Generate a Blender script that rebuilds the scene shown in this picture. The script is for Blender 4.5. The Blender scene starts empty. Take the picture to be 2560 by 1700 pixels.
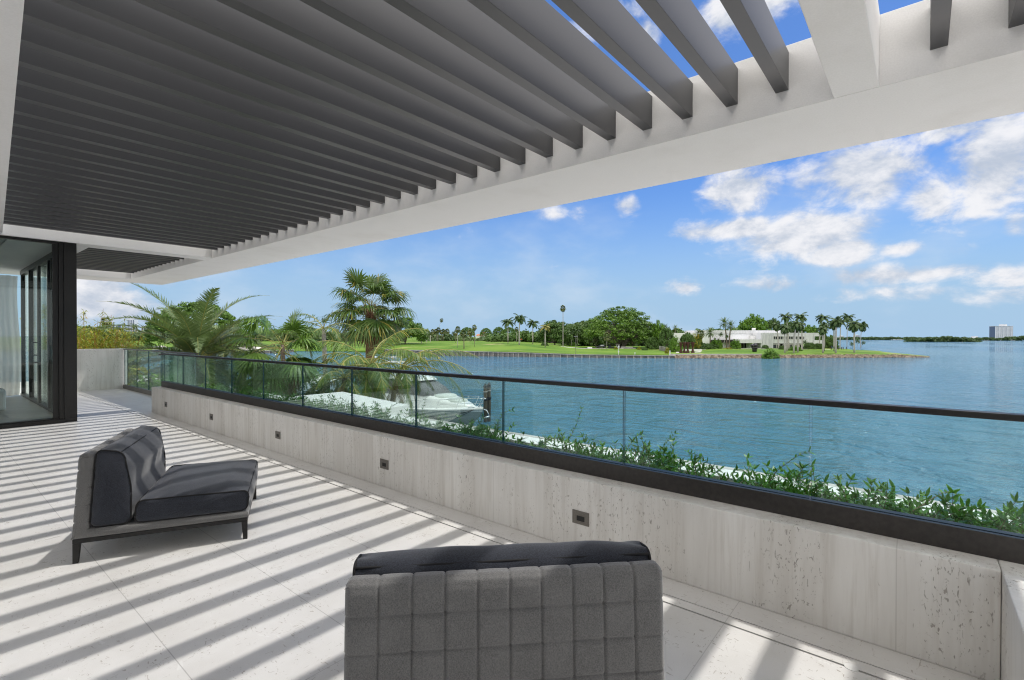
import bpy, math, random
import numpy as np
from mathutils import Vector, Matrix
random.seed(7); RNG = np.random.default_rng(11)
S = bpy.context.scene; COL = S.collection
R_ = math.radians

# ------------------------------------------------------------------ camera
FPX = 1239.0
CAM = np.array([0, 0, 1.4])
_yaw = math.atan2(1024, 1239); _pit = -math.atan(9/1239.); _rol = math.atan(5.5/2524)
F0 = np.array([math.cos(_yaw), math.sin(_yaw), 0]); R0 = np.array([math.sin(_yaw), -math.cos(_yaw), 0]); U0 = np.array([0, 0, 1.])
FW = F0*math.cos(_pit) + U0*math.sin(_pit); U1 = U0*math.cos(_pit) - F0*math.sin(_pit)
RT = R0*math.cos(_rol) + U1*math.sin(_rol); UP = U1*math.cos(_rol) - R0*math.sin(_rol)
cd = bpy.data.cameras.new('camera'); cam = bpy.data.objects.new('camera', cd); COL.objects.link(cam)
cd.sensor_width = 36; cd.lens = FPX*36/2560; cd.clip_start = 0.05; cd.clip_end = 30000
cam.matrix_world = Matrix(((RT[0], UP[0], -FW[0], CAM[0]), (RT[1], UP[1], -FW[1], CAM[1]), (RT[2], UP[2], -FW[2], CAM[2]), (0, 0, 0, 1)))
S.camera = cam
def at(px, py, d):
    """world point seen at photo pixel (2560 wide) and forward depth d"""
    return CAM + (FW + RT*(px-1280)/FPX - UP*(py-850)/FPX)*d
def gp(px, d, z=0.):
    """ground position under column px at depth d"""
    p = CAM + (F0 + R0*(px-1280)/FPX)*d
    return np.array([p[0], p[1], z])

# ------------------------------------------------------------------ light
SUN = Vector((.315, -.172, 1)).normalized()
S.view_settings.view_transform = 'Standard'; S.view_settings.look = 'None'
S.view_settings.exposure = 0.26; S.view_settings.gamma = 1
ld = bpy.data.lights.new('sun', 'SUN'); ld.energy = 2.0; ld.angle = R_(.75); ld.color = (1, .965, .91)
sun = bpy.data.objects.new('sun', ld); COL.objects.link(sun); sun.rotation_euler = SUN.to_track_quat('Z', 'Y').to_euler()
S.cycles.max_bounces = 14; S.cycles.diffuse_bounces = 6; S.cycles.glossy_bounces = 5; S.cycles.transparent_max_bounces = 24
S.cycles.filter_width = 1.15; S.cycles.caustics_reflective = False; S.cycles.caustics_refractive = False

W = bpy.data.worlds.new('World'); S.world = W; W.use_nodes = True
wt = W.node_tree; wt.nodes.clear()
def N(t, typ, ins=None, **kw):
    n = t.nodes.new(typ)
    for k, v in kw.items(): setattr(n, k, v)
    if ins:
        for k, v in ins.items():
            if isinstance(v, tuple) and len(v) == 2 and hasattr(v[0], 'outputs'): t.links.new(v[0].outputs[v[1]], n.inputs[k])
            else: n.inputs[k].default_value = v
    return n
def M_(t, op, a, b=None, c=None, clamp=False):
    n = t.nodes.new('ShaderNodeMath'); n.operation = op; n.use_clamp = clamp
    for i, v in enumerate((a, b, c)):
        if v is None: continue
        if isinstance(v, (int, float)): n.inputs[i].default_value = v
        else: t.links.new(v, n.inputs[i])
    return n.outputs[0]
def MR(t, v, a, b, c=0., d=1., sm=True):
    n = t.nodes.new('ShaderNodeMapRange'); n.interpolation_type = 'SMOOTHSTEP' if sm else 'LINEAR'
    t.links.new(v, n.inputs[0]); n.inputs[1].default_value = a; n.inputs[2].default_value = b; n.inputs[3].default_value = c; n.inputs[4].default_value = d
    return n.outputs[0]
def MIX(t, f, a, b, typ='RGBA', blend='MIX'):
    n = t.nodes.new('ShaderNodeMix'); n.data_type = typ; n.blend_type = blend
    i = {'RGBA': (6, 7, 2), 'FLOAT': (2, 3, 0)}[typ]
    for s, v in ((0, f), (i[0], a), (i[1], b)):
        if hasattr(v, 'is_linked'): t.links.new(v, n.inputs[s])
        else: n.inputs[s].default_value = v if not (isinstance(v, tuple) and len(v) == 3) else v+(1,)
    return n.outputs[i[2]]

sky = N(wt, 'ShaderNodeTexSky', sky_type='NISHITA', sun_disc=False, sun_elevation=math.asin(SUN.z), sun_rotation=math.atan2(SUN.x, SUN.y))
sky.altitude = 0; sky.air_density = 1.0; sky.dust_density = 0.6; sky.ozone_density = 2.0
geo = N(wt, 'ShaderNodeTexCoord')
sep = N(wt, 'ShaderNodeSeparateXYZ', {0: (geo, 'Generated')})
az = M_(wt, 'ARCTAN2', sep.outputs[1], sep.outputs[0]); el = M_(wt, 'ARCSINE', sep.outputs[2])
azel = N(wt, 'ShaderNodeCombineXYZ'); wt.links.new(az, azel.inputs[0]); wt.links.new(el, azel.inputs[1])
def azel_of(px, py):
    v = at(px, py, 1.)-CAM; v = v/np.linalg.norm(v)
    return math.atan2(v[1], v[0]), math.asin(v[2])
_yaw_c = math.atan2(F0[1], F0[0])
# cumulus: centre and half size of each cloud, in photo pixels, turned into compass bearing and height
CL = [(1850, 475, 95, 52, 1.0), (2150, 435, 165, 75, 1.1), (2330, 490, 80, 60, 1.0), (2470, 430, 140, 100, 1.1), (2370, 330, 190, 38, .75),
      (1830, 572, 135, 26, .95), (2020, 580, 150, 52, 1.1), (2110, 628, 90, 34, 1.0), (2245, 622, 62, 17, .9), (2400, 632, 55, 26, .6), (2180, 565, 45, 20, .6),
      (1380, 528, 45, 20, .6), (1450, 535, 26, 26, .7), (1570, 515, 30, 22, .8), (2190, 688, 120, 26, .85), (2350, 680, 170, 24, .85), (2500, 690, 120, 30, .85),
      (1980, 710, 120, 20, .65), (2250, 730, 300, 26, .55), (2480, 740, 200, 28, .55), (1700, 718, 50, 18, .6), (2480, 330, 120, 60, .8), (2540, 560, 40, 40, .8),
      (1860, 10, 110, 48, 1.0), (1935, -30, 120, 40, 1.1), (1620, 88, 45, 32, .85), (1545, 30, 60, 34, .7), (1480, 60, 120, 30, .55), (1400, 90, 90, 26, .6),
      (250, 745, 110, 62, 1.05), (330, 780, 120, 44, 1.0), (200, 690, 90, 44, .95), (420, 700, 70, 22, .5), (420, 770, 110, 40, .7), (2300, 560, 60, 22, .5)]
mask = None
for (px, py, rx, ry, st) in CL:
    a0, e0 = azel_of(px, py)
    c = math.cos(math.atan((px-1280)/FPX)); ra = 1.16*rx/FPX*c*c; re = 1.12*ry/FPX*c
    n1 = N(wt, 'ShaderNodeVectorMath', {0: (azel, 0), 1: (a0, e0, 0)}, operation='SUBTRACT')
    n2 = N(wt, 'ShaderNodeVectorMath', {0: (n1, 0), 1: (1/ra, 1/re, 0)}, operation='MULTIPLY')
    n3 = N(wt, 'ShaderNodeVectorMath', {0: (n2, 0)}, operation='LENGTH')
    m = M_(wt, 'MULTIPLY', MR(wt, n3.outputs['Value'], 0., 1.9, 1., 0.), st)
    mask = m if mask is None else M_(wt, 'MAXIMUM', mask, m)
# overhead and behind, out of view: clouds added to fill the shadows
mp = N(wt, 'ShaderNodeMapping', {0: (geo, 'Generated')}); mp.inputs['Scale'].default_value = (1, 1, 2.2)
big = N(wt, 'ShaderNodeTexNoise', {'Vector': (mp, 0), 'Scale': 2.3, 'Detail': 2.})
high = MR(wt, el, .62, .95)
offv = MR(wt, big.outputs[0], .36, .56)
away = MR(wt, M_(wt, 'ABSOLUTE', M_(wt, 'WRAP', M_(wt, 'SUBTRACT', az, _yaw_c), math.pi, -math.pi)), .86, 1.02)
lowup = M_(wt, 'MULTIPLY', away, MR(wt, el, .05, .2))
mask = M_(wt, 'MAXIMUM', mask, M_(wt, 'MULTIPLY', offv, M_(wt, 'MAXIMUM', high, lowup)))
def cloudnoise(off):
    q = N(wt, 'ShaderNodeMapping', {0: (geo, 'Generated')}); q.inputs['Scale'].default_value = (1, 1, 1.7); q.inputs['Location'].default_value = off
    a = N(wt, 'ShaderNodeTexNoise', {'Vector': (q, 0), 'Scale': 11., 'Detail': 9., 'Roughness': .62, 'Distortion': .25})
    return a.outputs[0]
na = cloudnoise((0, 0, 0)); nb = cloudnoise((-.01, 0, .05))
dens = M_(wt, 'ADD', mask, M_(wt, 'MULTIPLY', M_(wt, 'SUBTRACT', na, .5), 2.0))
dens2 = M_(wt, 'ADD', mask, M_(wt, 'MULTIPLY', M_(wt, 'SUBTRACT', nb, .5), 2.0))
alpha = MR(wt, dens, .30, .92)
shade = M_(wt, 'SUBTRACT', dens, dens2)
lit = MR(wt, shade, -.42, .42)
cloudcol = MIX(wt, lit, (2.9, 3.25, 3.85), (5.1, 5.1, 5.25))
cloudcol = MIX(wt, M_(wt, 'MAXIMUM', high, away), cloudcol, (11., 10.5, 9.7))  # unseen clouds made extra bright, as added fill light
skyc = MIX(wt, 1., sky.outputs[0], (.37, .55, .82), blend='MULTIPLY')
skyc = MIX(wt, MR(wt, el, .0, .30, 1., 0.), skyc, (2.2, 3.25, 4.4))
# thin high veil toward the horizon
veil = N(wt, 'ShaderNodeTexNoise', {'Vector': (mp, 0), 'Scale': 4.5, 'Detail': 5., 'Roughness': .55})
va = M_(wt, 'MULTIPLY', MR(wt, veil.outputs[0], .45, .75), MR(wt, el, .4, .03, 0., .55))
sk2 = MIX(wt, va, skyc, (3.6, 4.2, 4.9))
sk2 = MIX(wt, M_(wt, 'MULTIPLY', away, .55), sk2, (8.8, 8.3, 7.6))  # bright warm haze added outside the view to lift and warm the shade
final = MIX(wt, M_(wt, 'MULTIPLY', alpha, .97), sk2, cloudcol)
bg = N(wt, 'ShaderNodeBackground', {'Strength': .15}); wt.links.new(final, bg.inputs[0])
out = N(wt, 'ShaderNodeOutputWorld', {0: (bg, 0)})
WATER = -5.6

# ------------------------------------------------------------------ materials
def mat(name, col, rough=.6, metal=0., spec=.5):
    m = bpy.data.materials.new(name); m.use_nodes = True
    b = m.node_tree.nodes['Principled BSDF']
    b.inputs['Base Color'].default_value = tuple(col)+(1,); b.inputs['Roughness'].default_value = rough
    b.inputs['Metallic'].default_value = metal; b.inputs['Specular IOR Level'].default_value = spec
    return m
def tb(m): return m.node_tree, m.node_tree.nodes['Principled BSDF']
def noise(t, scale, detail=4., rough=.5, vec=None, sc=(1, 1, 1), dist=0.):
    c = N(t, 'ShaderNodeTexCoord'); q = N(t, 'ShaderNodeMapping', {0: (c, 'Object')}); q.inputs['Scale'].default_value = sc
    return N(t, 'ShaderNodeTexNoise', {'Vector': (q, 0), 'Scale': scale, 'Detail': detail, 'Roughness': rough, 'Distortion': dist}).outputs[0]
def bump(t, b, h, strength=.3, dist=.01):
    n = N(t, 'ShaderNodeBump', {'Strength': strength, 'Distance': dist}); t.links.new(h, n.inputs['Height']); t.links.new(n.outputs[0], b.inputs['Normal'])
def noisy(name, c1, c2, scale, rough=.7, bs=.2, bd=.005, metal=0., sc=(1, 1, 1), detail=5., spec=.5, lo=.3, hi=.7):
    m = mat(name, c1, rough, metal, spec); t, b = tb(m)
    n = noise(t, scale, detail, .6, sc=sc)
    t.links.new(MIX(t, MR(t, n, lo, hi), c1, c2), b.inputs['Base Color'])
    if bs: bump(t, b, n, bs, bd)
    return m

def travertine():
    m = mat('travertine', (.55, .53, .5), .55); t, b = tb(m)
    streak = noise(t, 3.2, 6., .65, sc=(1, 1, .12)); fine = noise(t, 22., 6., .6, sc=(1, 1, .06), dist=.4)
    cloudy = noise(t, 1.3, 3.)
    c = MIX(t, MR(t, streak, .3, .7), (.72, .695, .655), (.88, .865, .835))
    c = MIX(t, M_(t, 'MULTIPLY', MR(t, fine, .46, .68), .32), c, (.50, .455, .40))
    c = MIX(t, M_(t, 'MULTIPLY', MR(t, cloudy, .4, .7), .3), c, (.77, .765, .755))
    pit = noise(t, 75., 3., .6, sc=(1, 1, .42), dist=1.); band = noise(t, 3.0, 3., .6, sc=(1, 1, .16))
    p = M_(t, 'MULTIPLY', MR(t, pit, .60, .66), MR(t, band, .45, .58))
    pit2 = noise(t, 46., 2., .5, sc=(1, 1, .4), dist=1.2)
    p = M_(t, 'MAXIMUM', p, M_(t, 'MULTIPLY', MR(t, pit2, .70, .74), MR(t, band, .35, .55)))
    c = MIX(t, M_(t, 'MULTIPLY', p, .62), c, (.20, .165, .13))
    # slab joints every 1.2 m
    cc = N(t, 'ShaderNodeTexCoord'); sp = N(t, 'ShaderNodeSeparateXYZ', {0: (cc, 'Object')})
    fr = M_(t, 'PINGPONG', M_(t, 'ADD', sp.outputs[1], .12), .6)
    j = MR(t, fr, .0015, .0035, 1., 0.)
    c = MIX(t, M_(t, 'MULTIPLY', j, .3), c, (.35, .33, .3))
    t.links.new(c, b.inputs['Base Color']); bump(t, b, M_(t, 'SUBTRACT', 1., p), .5, .003)
    return m
def limestone():
    m = mat('limestone_floor', (.66, .65, .63), .42); t, b = tb(m)
    base = noise(t, 2.2, 4., .6); fine = noise(t, 260., 3., .7)
    c = MIX(t, MR(t, base, .3, .7), (.655, .64, .615), (.745, .735, .72))
    c = MIX(t, M_(t, 'MULTIPLY', MR(t, fine, .35, .65), .25), c, (.85, .845, .835))
    cc = N(t, 'ShaderNodeTexCoord'); sp = N(t, 'ShaderNodeSeparateXYZ', {0: (cc, 'Object')})
    f1 = noise(t, 38., 3., .5, sc=(1, .38, 1), dist=2.2); f2 = noise(t, 34., 3., .5, sc=(.35, 1, 1), dist=2.4)
    area = noise(t, 5., 3., .6)
    k = M_(t, 'MAXIMUM', MR(t, f1, .645, .68), MR(t, f2, .65, .69)); k = M_(t, 'MULTIPLY', k, MR(t, area, .36, .58))
    c = MIX(t, M_(t, 'MULTIPLY', k, .75), c, (.33, .29, .25))
    st_ = noise(t, .8, 5., .65, dist=.5); c = MIX(t, M_(t, 'MULTIPLY', MR(t, st_, .5, .72), .22), c, (.50, .48, .45))
    w1 = noise(t, 14., 3., .5, sc=(1, .5, 1), dist=1.5)
    c = MIX(t, M_(t, 'MULTIPLY', MR(t, w1, .66, .72), .5), c, (.84, .84, .83))
    # grout: courses 0.6 m wide running along the terrace, cross joints every 1.19 m
    gx = M_(t, 'PINGPONG', M_(t, 'SUBTRACT', sp.outputs[0], .119), .3)
    gy = M_(t, 'PINGPONG', M_(t, 'SUBTRACT', sp.outputs[1], .735), .595)
    g = M_(t, 'MAXIMUM', MR(t, gx, .001, .003, 1., 0.), M_(t, 'MULTIPLY', MR(t, gy, .001, .003, 1., 0.), .7))
    tile = N(t, 'ShaderNodeTexWhiteNoise', noise_dimensions='2D')
    cv = N(t, 'ShaderNodeCombineXYZ')
    t.links.new(M_(t, 'FLOOR', M_(t, 'DIVIDE', M_(t, 'SUBTRACT', sp.outputs[0], .119), .6)), cv.inputs[0])
    t.links.new(M_(t, 'FLOOR', M_(t, 'DIVIDE', M_(t, 'SUBTRACT', sp.outputs[1], .735), 1.19)), cv.inputs[1])
    t.links.new(cv.outputs[0], tile.inputs['Vector'])
    c = MIX(t, M_(t, 'MULTIPLY', tile.outputs['Value'], .20), c, (.60, .585, .565))
    c = MIX(t, M_(t, 'MULTIPLY', g, .55), c, (.27, .26, .25))
    t.links.new(c, b.inputs['Base Color']); bump(t, b, M_(t, 'SUBTRACT', fine, M_(t, 'MULTIPLY', k, .8)), .12, .002)
    return m
def glassmat(name, tint, refl=1.0, ior=1.5):
    m = bpy.data.materials.new(name); m.use_nodes = True; t = m.node_tree; t.nodes.clear()
    tr = N(t, 'ShaderNodeBsdfTransparent', {0: tint+(1,)}); gl = N(t, 'ShaderNodeBsdfGlossy', {'Roughness': 0.0, 'Color': (.9, .95, .93, 1)})
    fr = N(t, 'ShaderNodeFresnel', {'IOR': ior}); mx = N(t, 'ShaderNodeMixShader', {1: (tr, 0), 2: (gl, 0)})
    t.links.new(M_(t, 'MULTIPLY', fr.outputs[0], refl), mx.inputs[0]); N(t, 'ShaderNodeOutputMaterial', {0: (mx, 0)})
    return m
def leafmat(name, dark, light, yellow=None, rough=.5, trans=.25, scale=.6, spec=.4):
    m = bpy.data.materials.new(name); m.use_nodes = True; t, b = tb(m)
    g = N(t, 'ShaderNodeNewGeometry'); n = noise(t, scale, 3., .6)
    f = M_(t, 'ADD', M_(t, 'MULTIPLY', g.outputs['Random Per Island'], .6), M_(t, 'MULTIPLY', MR(t, n, .35, .65), .4))
    c = MIX(t, f, dark, light)
    if yellow: c = MIX(t, MR(t, g.outputs['Random Per Island'], .86, .93), c, yellow)
    t.links.new(c, b.inputs['Base Color']); b.inputs['Roughness'].default_value = rough; b.inputs['Specular IOR Level'].default_value = spec
    tl = N(t, 'ShaderNodeBsdfTranslucent'); t.links.new(MIX(t, .5, c, (.12, .2, .02)), tl.inputs[0])
    mx = N(t, 'ShaderNodeMixShader', {0: trans, 1: (b, 0), 2: (tl, 0)})
    t.links.new(mx.outputs[0], t.nodes['Material Output'].inputs[0])
    return m
def fabric(name, c1, c2, wscale=420.):
    m = mat(name, c1, .95, 0, .15); t, b = tb(m)
    a = noise(t, wscale, 2., .6, sc=(1, 1, .25)); w = noise(t, wscale*.8, 2., .6, sc=(.3, .3, 1.2)); big = noise(t, 9., 3.)
    f = M_(t, 'ADD', M_(t, 'MULTIPLY', a, .6), M_(t, 'MULTIPLY', w, .4))
    c = MIX(t, MR(t, f, .38, .62), c1, c2); c = MIX(t, M_(t, 'MULTIPLY', MR(t, big, .4, .7), .12), c, tuple(x*1.5 for x in c2))
    t.links.new(c, b.inputs['Base Color']); b.inputs['Sheen Weight'].default_value = .35; b.inputs['Sheen Roughness'].default_value = .5
    bump(t, b, f, .35, .0015)
    return m
def water():
    m = mat('sea_water', (.03, .12, .16), .07, 0, .5); t, b = tb(m)
    b.inputs['IOR'].default_value = 1.33
    w1 = noise(t, 1.1, 6., .62, sc=(1, .5, 1)); w2 = noise(t, .22, 4., .6, sc=(.5, 1, 1)); w3 = noise(t, .012, 3., .5, sc=(.4, 1.4, 1))
    wm = noise(t, .42, 4., .6, sc=(1, .45, 1), dist=.8); h = M_(t, 'ADD', M_(t, 'ADD', M_(t, 'MULTIPLY', w1, .42), M_(t, 'MULTIPLY', wm, 1.7)), M_(t, 'MULTIPLY', w2, 1.2))
    h = M_(t, 'MULTIPLY', h, MR(t, w3, .38, .6, .5, 1.3))
    bump(t, b, h, 1.0, 1.25)
    c = MIX(t, MR(t, w3, .35, .65), (.040, .145, .23), (.09, .21, .29))
    t.links.new(c, b.inputs['Base Color'])
    t.links.new(MR(t, w3, .35, .65, .06, .12), b.inputs['Roughness'])
    return m
def lawn():
    m = mat('lawn_grass', (.1, .2, .03), .85, 0, .2); t, b = tb(m)
    a = noise(t, .05, 5., .6); f = noise(t, 1.8, 4., .7); dry = noise(t, .035, 4., .65, sc=(1, 1, 1), dist=.6)
    c = MIX(t, MR(t, a, .35, .65), (.075, .165, .014), (.15, .245, .03)); c = MIX(t, M_(t, 'MULTIPLY', MR(t, f, .4, .7), .3), c, (.10, .19, .02))
    c = MIX(t, M_(t, 'MULTIPLY', MR(t, dry, .58, .68), .55), c, (.42, .36, .18))
    t.links.new(c, b.inputs['Base Color']); return m

MT = dict(
    trav=travertine(), lime=limestone(), stucco=noisy('white_stucco', (.82, .815, .81), (.86, .855, .85), 95., .85, .35, .0035, detail=3.),
    louver=noisy('louver_metal', (.034, .035, .039), (.040, .041, .045), .8, .40, .0, .002, 0., spec=.95),
    black=noisy('black_metal', (.010, .0095, .0095), (.016, .015, .0145), 60., .42, .1, .0008, .2),
    bronze=noisy('bronze_metal', (.040, .036, .034), (.058, .052, .048), 40., .42, .12, .0008, .35),
    plate=noisy('grey_bronze', (.16, .145, .13), (.2, .185, .165), 80., .45, .1, .0005, .5),
    dark=mat('recess_dark', (.03, .03, .03), .8), ledge=noisy('white_ledge_paint', (.72, .715, .70), (.80, .80, .79), 6., .8, .15, .003),
    glass=glassmat('balustrade_glass', (.885, .965, .95), .42), wglass=glassmat('window_glass', (.93, .975, .955), .75), gedge=mat('glass_edge', (.01, .06, .075), .15),
    gray=fabric('grey_fabric', (.102, .101, .100), (.198, .196, .194), 750.), navy=fabric('charcoal_blue_fabric', (.013, .0145, .019), (.042, .047, .062), 700.),
    piping=mat('piping', (.006, .006, .007), .8), curtain=mat('curtain_linen', (.86, .84, .80), .9), wfloor=noisy('indoor_floor', (.36, .33, .29), (.42, .39, .34), 4., .35, .05, .001),
    soil=noisy('soil', (.05, .038, .026), (.1, .08, .055), 9., .95, .5, .02), sea=water(), lawn=lawn(), sand=noisy('bunker_sand', (.70, .66, .60), (.8, .77, .72), .6, .95, 0),
    vine=leafmat('vine_leaf', (.028, .11, .010), (.12, .33, .035), None, .35, .3, 5.), stem=mat('stem', (.16, .10, .055), .8), petal=mat('petal', (.85, .85, .86), .7),
    palm=leafmat('palm_leaf', (.035, .085, .015), (.12, .2, .045), (.30, .27, .06), .42, .25), date=leafmat('date_palm_leaf', (.07, .12, .04), (.21, .28, .12), None, .42, .25),
    coco=leafmat('coconut_leaf', (.05, .115, .015), (.17, .26, .045), (.36, .32, .06), .4, .3), fan=leafmat('fan_leaf', (.035, .105, .012), (.16, .27, .045), None, .38, .28),
    deadleaf=leafmat('dead_leaf', (.16, .10, .05), (.36, .26, .13), None, .8, .2), rach=mat('rachis', (.30, .29, .08), .5), trunkp=noisy('palm_trunk', (.13, .10, .075), (.24, .2, .16), 6., .9, .6, .03, sc=(.4, .4, 3.5)), boots=noisy('palm_boots', (.09, .045, .025), (.2, .11, .06), 9., .95, .6, .03),
    royal=noisy('royal_trunk', (.34, .32, .30), (.46, .44, .42), 1.5, .8, .2, .02, sc=(1, 1, 3)), far_palm=leafmat('royal_leaf', (.03, .07, .02), (.10, .17, .05), None, .5, .15, .3),
    far_yel=leafmat('yellowing_leaf', (.13, .15, .03), (.36, .31, .09), None, .5, .15, .3), sabal=leafmat('sabal_leaf', (.05, .09, .025), (.16, .2, .07), (.3, .24, .1), .5, .15, .3),
    ficus=leafmat('ficus_leaf', (.035, .10, .010), (.19, .33, .045), None, .5, .15, .12), oak=leafmat('oak_leaf', (.035, .09, .02), (.14, .24, .05), None, .55, .12, .1), bright=leafmat('bright_leaf', (.05, .15, .01), (.2, .36, .04), None, .5, .2, .4),
    shrub=leafmat('shrub_leaf', (.018, .06, .01), (.085, .17, .03), None, .45, .2, 1.5), bamboo=leafmat('bamboo_leaf', (.16, .21, .015), (.48, .48, .06), (.55, .34, .05), .5, .35, 1.),
    wood=leafmat('wood_leaf', (.05, .10, .035), (.17, .25, .09), None, .6, .2, .05), mang=leafmat('mangrove_leaf', (.03, .07, .02), (.07, .13, .035), None, .6, .1, .03),
    bark=noisy('bark', (.10, .085, .07), (.22, .19, .16), 1.2, .9, .5, .05, sc=(1, 1, .3)), cane=mat('cane', (.35, .18, .05), .6),
    sea_wall=noisy('seawall_concrete', (.10, .095, .09), (.28, .265, .25), .7, .9, .3, .03), seapost=noisy('seawall_post', (.2, .185, .165), (.38, .355, .32), 2., .9, .3, .03), cap=noisy('seawall_cap', (.30, .29, .28), (.42, .41, .40), 1., .9, .2, .02),
    rock=noisy('rock', (.10, .075, .055), (.36, .30, .23), .9, .95, .5, .06), conc=noisy('museum_concrete', (.60, .61, .64), (.72, .73, .75), .6, .85, .2, .03, sc=(3, 3, .6)), white=noisy('white_render', (.78, .79, .82), (.84, .85, .87), 1., .8, 0),
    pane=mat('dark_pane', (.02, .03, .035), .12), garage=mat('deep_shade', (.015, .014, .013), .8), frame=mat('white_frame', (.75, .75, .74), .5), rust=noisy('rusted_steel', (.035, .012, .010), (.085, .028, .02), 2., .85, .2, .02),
    blacks=noisy('black_bronze', (.008, .008, .01), (.02, .02, .024), 3., .35, .2, .02), path=noisy('pale_path', (.52, .50, .48), (.62, .6, .58), .4, .9, 0), tile=noisy('red_roof_tile', (.42, .17, .10), (.55, .25, .15), 1., .85, .2, .02),
    tower=noisy('tower_white', (.62, .63, .66), (.7, .71, .73), .05, .7, 0), towerg=mat('tower_glass', (.10, .13, .2), .25), pile=noisy('pile_wood', (.05, .04, .03), (.13, .11, .08), 5., .9, .5, .02, sc=(1, 1, .3)),
    gel=noisy('gelcoat', (.84, .85, .86), (.88, .88, .88), .8, .22, 0), hullgray=mat('hull_grey', (.22, .26, .27), .3), canvas=noisy('grey_canvas', (.13, .135, .145), (.18, .185, .195), 5., .9, .2, .01), cover=noisy('cover_fabric', (.50, .54, .52), (.6, .63, .61), 3., .85, .3, .02),
    chrome=mat('stainless', (.65, .66, .68), .18, 1.), rope=mat('rope', (.02, .02, .025), .9), tint=mat('tinted_port', (.015, .018, .03), .1), red=mat('orange_red', (.7, .06, .01), .6), car=mat('car_paint', (.015, .018, .025), .25), foam=noisy('foam', (.55, .6, .62), (.75, .78, .8), 1.2, .7, 0))
for k in ('curtain',):
    t, b = tb(MT[k]); tl = N(t, 'ShaderNodeBsdfTranslucent', {0: (.7, .68, .64, 1)}); tp = N(t, 'ShaderNodeBsdfTransparent')
    m1 = N(t, 'ShaderNodeMixShader', {0: .45, 1: (b, 0), 2: (tl, 0)}); m2 = N(t, 'ShaderNodeMixShader', {0: .12, 1: (m1, 0), 2: (tp, 0)}); t.links.new(m2.outputs[0], t.nodes['Material Output'].inputs[0])

t_, b_ = tb(MT['stucco']); lk = b_.inputs['Base Color'].links[0].from_socket
big_ = noise(t_, .9, 5., .65, sc=(1, 1, 1.6)); c_ = MIX(t_, M_(t_, 'MULTIPLY', MR(t_, big_, .45, .75), .30), lk, (.62, .60, .565))
t_.links.new(c_, b_.inputs['Base Color'])

# ------------------------------------------------------------------ mesh helpers
class MB:
    def __init__(s): s.v = []; s.f = []; s.m = []; s.n = 0
    def add(s, vs, fs, mi=0):
        o = s.n; s.v.extend([tuple(map(float, p)) for p in vs]); s.n += len(vs)
        s.f.extend([tuple(i+o for i in f) for f in fs]); s.m.extend([mi]*len(fs)); return s
    def box(s, x0, x1, y0, y1, z0, z1, mi=0, fn=None):
        v = [(x, y, z) for z in (z0, z1) for y in (y0, y1) for x in (x0, x1)]
        if fn: v = [fn(*p) for p in v]
        return s.add(v, [(0, 2, 3, 1), (4, 5, 7, 6), (0, 1, 5, 4), (2, 6, 7, 3), (0, 4, 6, 2), (1, 3, 7, 5)], mi)
    def tube(s, pts, rad, n=8, mi=0, caps=True):
        pts = [np.array(p, float) for p in pts]; rs = rad if hasattr(rad, '__len__') else [rad]*len(pts)
        ring = []; up = np.array([0, 0, 1.])
        for i, p in enumerate(pts):
            d = pts[min(i+1, len(pts)-1)]-pts[max(i-1, 0)]; d = d/(np.linalg.norm(d)+1e-9)
            a = np.cross(d, up); a = np.cross(d, [1., 0, 0]) if np.linalg.norm(a) < 1e-3 else a; a /= np.linalg.norm(a); b = np.cross(d, a)
            ring += [p+(a*math.cos(2*math.pi*k/n)+b*math.sin(2*math.pi*k/n))*rs[i] for k in range(n)]
        fs = [(i*n+k, i*n+(k+1) % n, (i+1)*n+(k+1) % n, (i+1)*n+k) for i in range(len(pts)-1) for k in range(n)]
        if caps: fs += [tuple(range(n))[::-1], tuple((len(pts)-1)*n+k for k in range(n))]
        return s.add(ring, fs, mi)
    def lathe(s, prof, n=16, mi=0, c=(0, 0, 0)):
        v = [(c[0]+r*math.cos(2*math.pi*k/n), c[1]+r*math.sin(2*math.pi*k/n), c[2]+z) for r, z in prof for k in range(n)]
        fs = [(i*n+k, i*n+(k+1) % n, (i+1)*n+(k+1) % n, (i+1)*n+k) for i in range(len(prof)-1) for k in range(n)]
        fs += [tuple(range(n))[::-1], tuple((len(prof)-1)*n+k for k in range(n))]
        return s.add(v, fs, mi)
    def mesh(s, name, mats, smooth=False, bev=0.):
        me = bpy.data.meshes.new(name); me.from_pydata(s.v, [], s.f); mats = mats if isinstance(mats, (list, tuple)) else [mats]
        for m in mats: me.materials.append(m)
        if len(mats) > 1: me.polygons.foreach_set('material_index', s.m)
        if smooth: me.polygons.foreach_set('use_smooth', [True]*len(me.polygons))
        me.update(); return me
    def build(s, name, mats, parent=None, smooth=False, bev=0., sub=0):
        o = bpy.data.objects.new(name, s.mesh(name, mats, smooth)); COL.objects.link(o)
        if parent: o.parent = parent
        if bev:
            b = o.modifiers.new('bevel', 'BEVEL'); b.width = bev; b.segments = 2; b.limit_method = 'ANGLE'
        return o
def tag(o, label=None, cat=None, group=None, kind=None):
    for k, v in (('label', label), ('category', cat), ('group', group), ('kind', kind)):
        if v: o[k] = v
    return o
def thing(name, label, cat, loc=(0, 0, 0), rz=0., group=None):
    o = bpy.data.objects.new(name, None); COL.objects.link(o); o.location = loc; o.rotation_euler = (0, 0, rz); o.empty_display_size = .2
    return tag(o, label, cat, group)
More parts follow.
